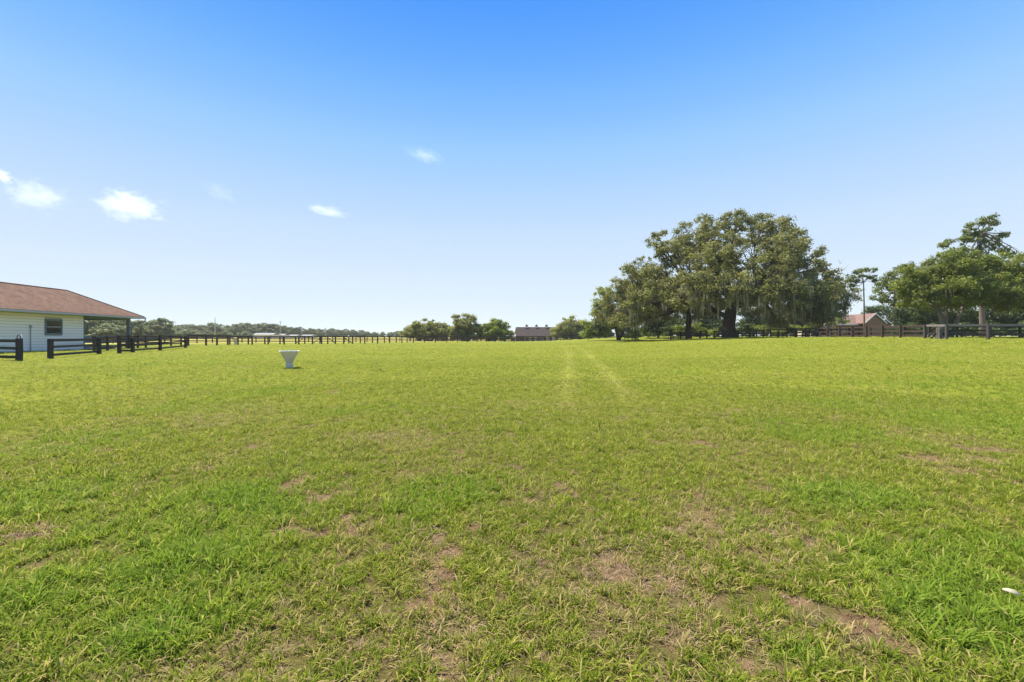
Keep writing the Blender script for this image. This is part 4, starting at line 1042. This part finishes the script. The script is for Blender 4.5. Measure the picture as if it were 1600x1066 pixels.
def build_grass():
    rng = np.random.default_rng(3)
    tufts = [tuft_mesh('grass_tuft', M['blade'], n, rad, a, b_, ln, w, 200 + i) for i, (n, rad, a, b_, ln, w) in enumerate([
        (20, .040, .045, .090, .8, .0060), (22, .050, .035, .075, 1.0, .0056), (15, .036, .060, .115, .7, .0070), (24, .055, .030, .060, 1.2, .0052), (12, .030, .070, .135, .9, .0078), (16, .045, .04, .085, 1.3, .0080)])]
    xs, ys = [], []; rngs = [(0.0, 4, 470), (4, 8, 380), (8, 15, 190), (15, 30, 60), (30, 55, 18), (55, 82, 6)]
    for r0, r1, dn in rngs:
        x, y = polar_points(rng, r0, r1, dn, R(180 if r1 <= 4 else 125 if r1 <= 8 else 98 if r1 <= 15 else 76 if r1 <= 30 else 66)); xs.append(x); ys.append(y)
    x, y = np.concatenate(xs), np.concatenate(ys)
    # uncut grass against posts and the feeder's foot
    for o in bpy.data.objects:
        if o.name.split('.')[0] == 'post' and o.parent and o.parent.get('label', '').startswith('black') and math.hypot(*(o.parent.location + o.location)[:2]) < 75:
            m_ = 26; q = o.parent.location + o.location; a_ = rng.uniform(0, 6.283, m_); rr_ = rng.uniform(.12, .34, m_)
            x = np.append(x, q.x + np.cos(a_) * rr_); y = np.append(y, q.y + np.sin(a_) * rr_)
    n_free = len(x); m_ = 150; a_ = rng.uniform(0, 6.283, m_); rr_ = .27 + .22 * rng.uniform(0, 1, m_) ** 2
    x = np.append(x, px(452, 20.2) + np.cos(a_) * rr_); y = np.append(y, 20.2 + np.sin(a_) * rr_)
    b, d, l, tr = cover(x, y); r = np.hypot(x, y)
    clump = fbm(x / .22, y / .22, 111, 3)
    keep = rng.uniform(0, 1, len(x)) < np.clip(1.05 - .95 * b - .28 * d * (1 - l) + 1.0 * (clump - .5), .05, 1) * (1 - .3 * tr)
    # nothing grows inside the stable or the feeder foot
    keep &= ~((x < -41.5) & (y > 20) & (y < 51)); keep &= np.hypot(x - px(452, 20.2), y - 20.2) > .26
    x, y, b, d, l, tr, r, clump = (q[keep] for q in (x, y, b, d, l, tr, r, clump)); n = len(x)
    rot = np.stack([rng.normal(0, .14, n), rng.normal(0, .14, n), rng.uniform(0, 6.283, n)], 1)
    s = rng.uniform(.65, 1.2, n) * (.80 + .16 * l + .25 * (clump - .4)) * (1 - .2 * d) * (1 - .3 * tr)
    big = 1 + 1.6 * sstep(6, 60, r)
    scl = np.stack([s * big, s * big, s * (1 + .15 * sstep(6, 60, r))], 1)
    it = np.clip(rng.normal(.46, .20, n) + .25 * (fbm(x / 5, y / 5, 121, 3) - .5) + .14 * sstep(4, 40, r), 0, 1)
    idr = np.clip(.12 + .42 * d + .3 * b + .25 * tr + rng.normal(0, .08, n) - .25 * l, 0, 1)
    # scattered ranker clumps, the darker ones cattle and horses leave
    rank = (rng.uniform(0, 1, n) < .012 * sstep(3, 9, r)) & (b < .3)
    scl[rank] *= rng.uniform(1.3, 1.9, (int(rank.sum()), 1)); it[rank] -= .22
    w = np.where(rng.uniform(0, 1, n) < .16 + .28 * l, rng.choice([2, 4, 0, 5], n), rng.choice([0, 1, 3, 1, 5], n))
    scatter_object('grass', 'short green pasture grass covering the field', 'grass', np.stack([x, y, terrain(x, y) - .004], 1), rot, scl, w, it, idr, np.clip(l * (.5 + .5 * rng.uniform(0, 1, n)) * sstep(45, 10, r), 0, 1), tufts)
    # flattened dead straw between the tufts
    straw = [tuft_mesh('straw_tuft', M['straw'], n_, rad, a, b_, ln, w_, 300 + i, .8) for i, (n_, rad, a, b_, ln, w_) in enumerate([(18, .07, .025, .06, 1.3, .0034), (22, .08, .02, .05, 1.4, .0030), (12, .05, .03, .075, 1.2, .0038)])]
    xs, ys = [], []
    for r0, r1, dn in [(0.0, 5, 230), (5, 10, 110), (10, 18, 24)]:
        x, y = polar_points(rng, r0, r1, dn, R(180 if r1 <= 5 else 115 if r1 <= 10 else 90)); xs.append(x); ys.append(y)
    x, y = np.concatenate(xs), np.concatenate(ys); b, d, l, tr = cover(x, y)
    keep = rng.uniform(0, 1, len(x)) < np.clip(.12 + .6 * d + .5 * b - .3 * l, .04, 1)
    x, y = x[keep], y[keep]; n = len(x); r = np.hypot(x, y)
    rot = np.stack([rng.normal(0, .1, n), rng.normal(0, .1, n), rng.uniform(0, 6.283, n)], 1)
    s = rng.uniform(.6, 1.3, n) * (1 + .5 * sstep(5, 20, r)); scl = np.stack([s, s, s], 1)
    scatter_object('dead_grass', 'flattened straw coloured dead grass between the green tufts', 'dead grass', np.stack([x, y, terrain(x, y) + .002], 1), rot, scl, rng.integers(0, 3, n), rng.uniform(.1, .9, n), rng.uniform(0, .5, n), np.zeros(n), straw)
build_grass()

# ------------------------------------------------------------------ small fair weather clouds
def cloud_material(i, dens, scale):
    t = NT('cloud_vapour_%d' % i); t.n.remove(t.out); out = t.new('ShaderNodeOutputMaterial')
    p = t.obj()
    ln = t.new('ShaderNodeVectorMath', operation='LENGTH'); t.put(p, ln.inputs[0])
    mp = t.new('ShaderNodeMapping'); mp.inputs['Location'].default_value = (3.7 * i, 1.3 * i, 9.1 * i); t.put(p, mp.inputs['Vector'])
    n = t.noise(scale, 6, .62, mp.outputs[0])
    f = t.math('ADD', t.math('MULTIPLY', t.math('SUBTRACT', 1.0, ln.outputs['Value']), 1.5), t.math('MULTIPLY', t.math('SUBTRACT', n, .5), 3.2))
    f = t.math('MULTIPLY', t.math('SUBTRACT', f, .45), 1.0, False)
    f = t.math('MINIMUM', t.math('MAXIMUM', f, 0.0), 1.0)
    v = t.new('ShaderNodeVolumePrincipled'); v.inputs['Color'].default_value = (1, 1, 1, 1); v.inputs['Anisotropy'].default_value = .2
    t.put(t.math('MULTIPLY', f, dens), v.inputs['Density']); t.put(v.outputs[0], out.inputs['Volume'])
    return t.m

def cloud(i, c, r, rx, ry, dens, scale, tilt, label):
    d = 2600.0; k = d / FPX
    bm = []; n, m = 24, 14
    for a in range(m + 1):
        for b_ in range(n):
            th, ph = math.pi * a / m, 2 * math.pi * b_ / n
            bm.append((math.sin(th) * math.cos(ph), math.sin(th) * math.sin(ph), math.cos(th)))
    fs = [(a * n + b_, a * n + (b_ + 1) % n, (a + 1) * n + (b_ + 1) % n, (a + 1) * n + b_) for a in range(m) for b_ in range(n)]
    o = MB().add(bm, [f[::-1] for f in fs]).build('cloud', cloud_material(i, dens, scale), None)
    o.location = (px(c, d), d, pz(r, d)); o.scale = (rx * k, rx * k * .6, ry * k); o.rotation_euler = (0, R(tilt), 0)
    tag(o, label, 'cloud')
cloud(1, 204, 322, 62, 32, .008, 2.8, 8, 'brightest plump white cloud above the stable')
cloud(2, 58, 306, 60, 34, .0032, 2.8, 10, 'soft broad white cloud beside the brightest cloud')
cloud(3, 512, 330, 42, 12, .007, 2.4, 10, 'small comma shaped cloud low over the distant wood')
cloud(4, 664, 243, 44, 14, .003, 3.0, 16, 'thin small wisp of cloud higher in the blue sky')
cloud(5, 2, 275, 26, 14, .012, 2.0, 20, 'thin cloud shred above the soft broad cloud')
cloud(6, 343, 300, 40, 18, .0012, 2.6, 25, 'barely visible cloud veil between bright cloud and comma cloud')

# ------------------------------------------------------------------ the summer air between here and the wood
def haze():
    t = NT('summer_haze'); t.n.remove(t.out); out = t.new('ShaderNodeOutputMaterial')
    v = t.new('ShaderNodeVolumePrincipled'); v.inputs['Color'].default_value = (.90, .95, 1.0, 1); v.inputs['Density'].default_value = .00020
    v.inputs['Anisotropy'].default_value = 0.0
    t.put(v.outputs[0], out.inputs['Volume'])
    o = MB().box(-3600, 3600, -3600, 3600, -4.5, 29).build('haze', t.m)
    tag(o, 'thin pale summer haze over the whole farmland', 'haze', None, 'stuff')
haze()
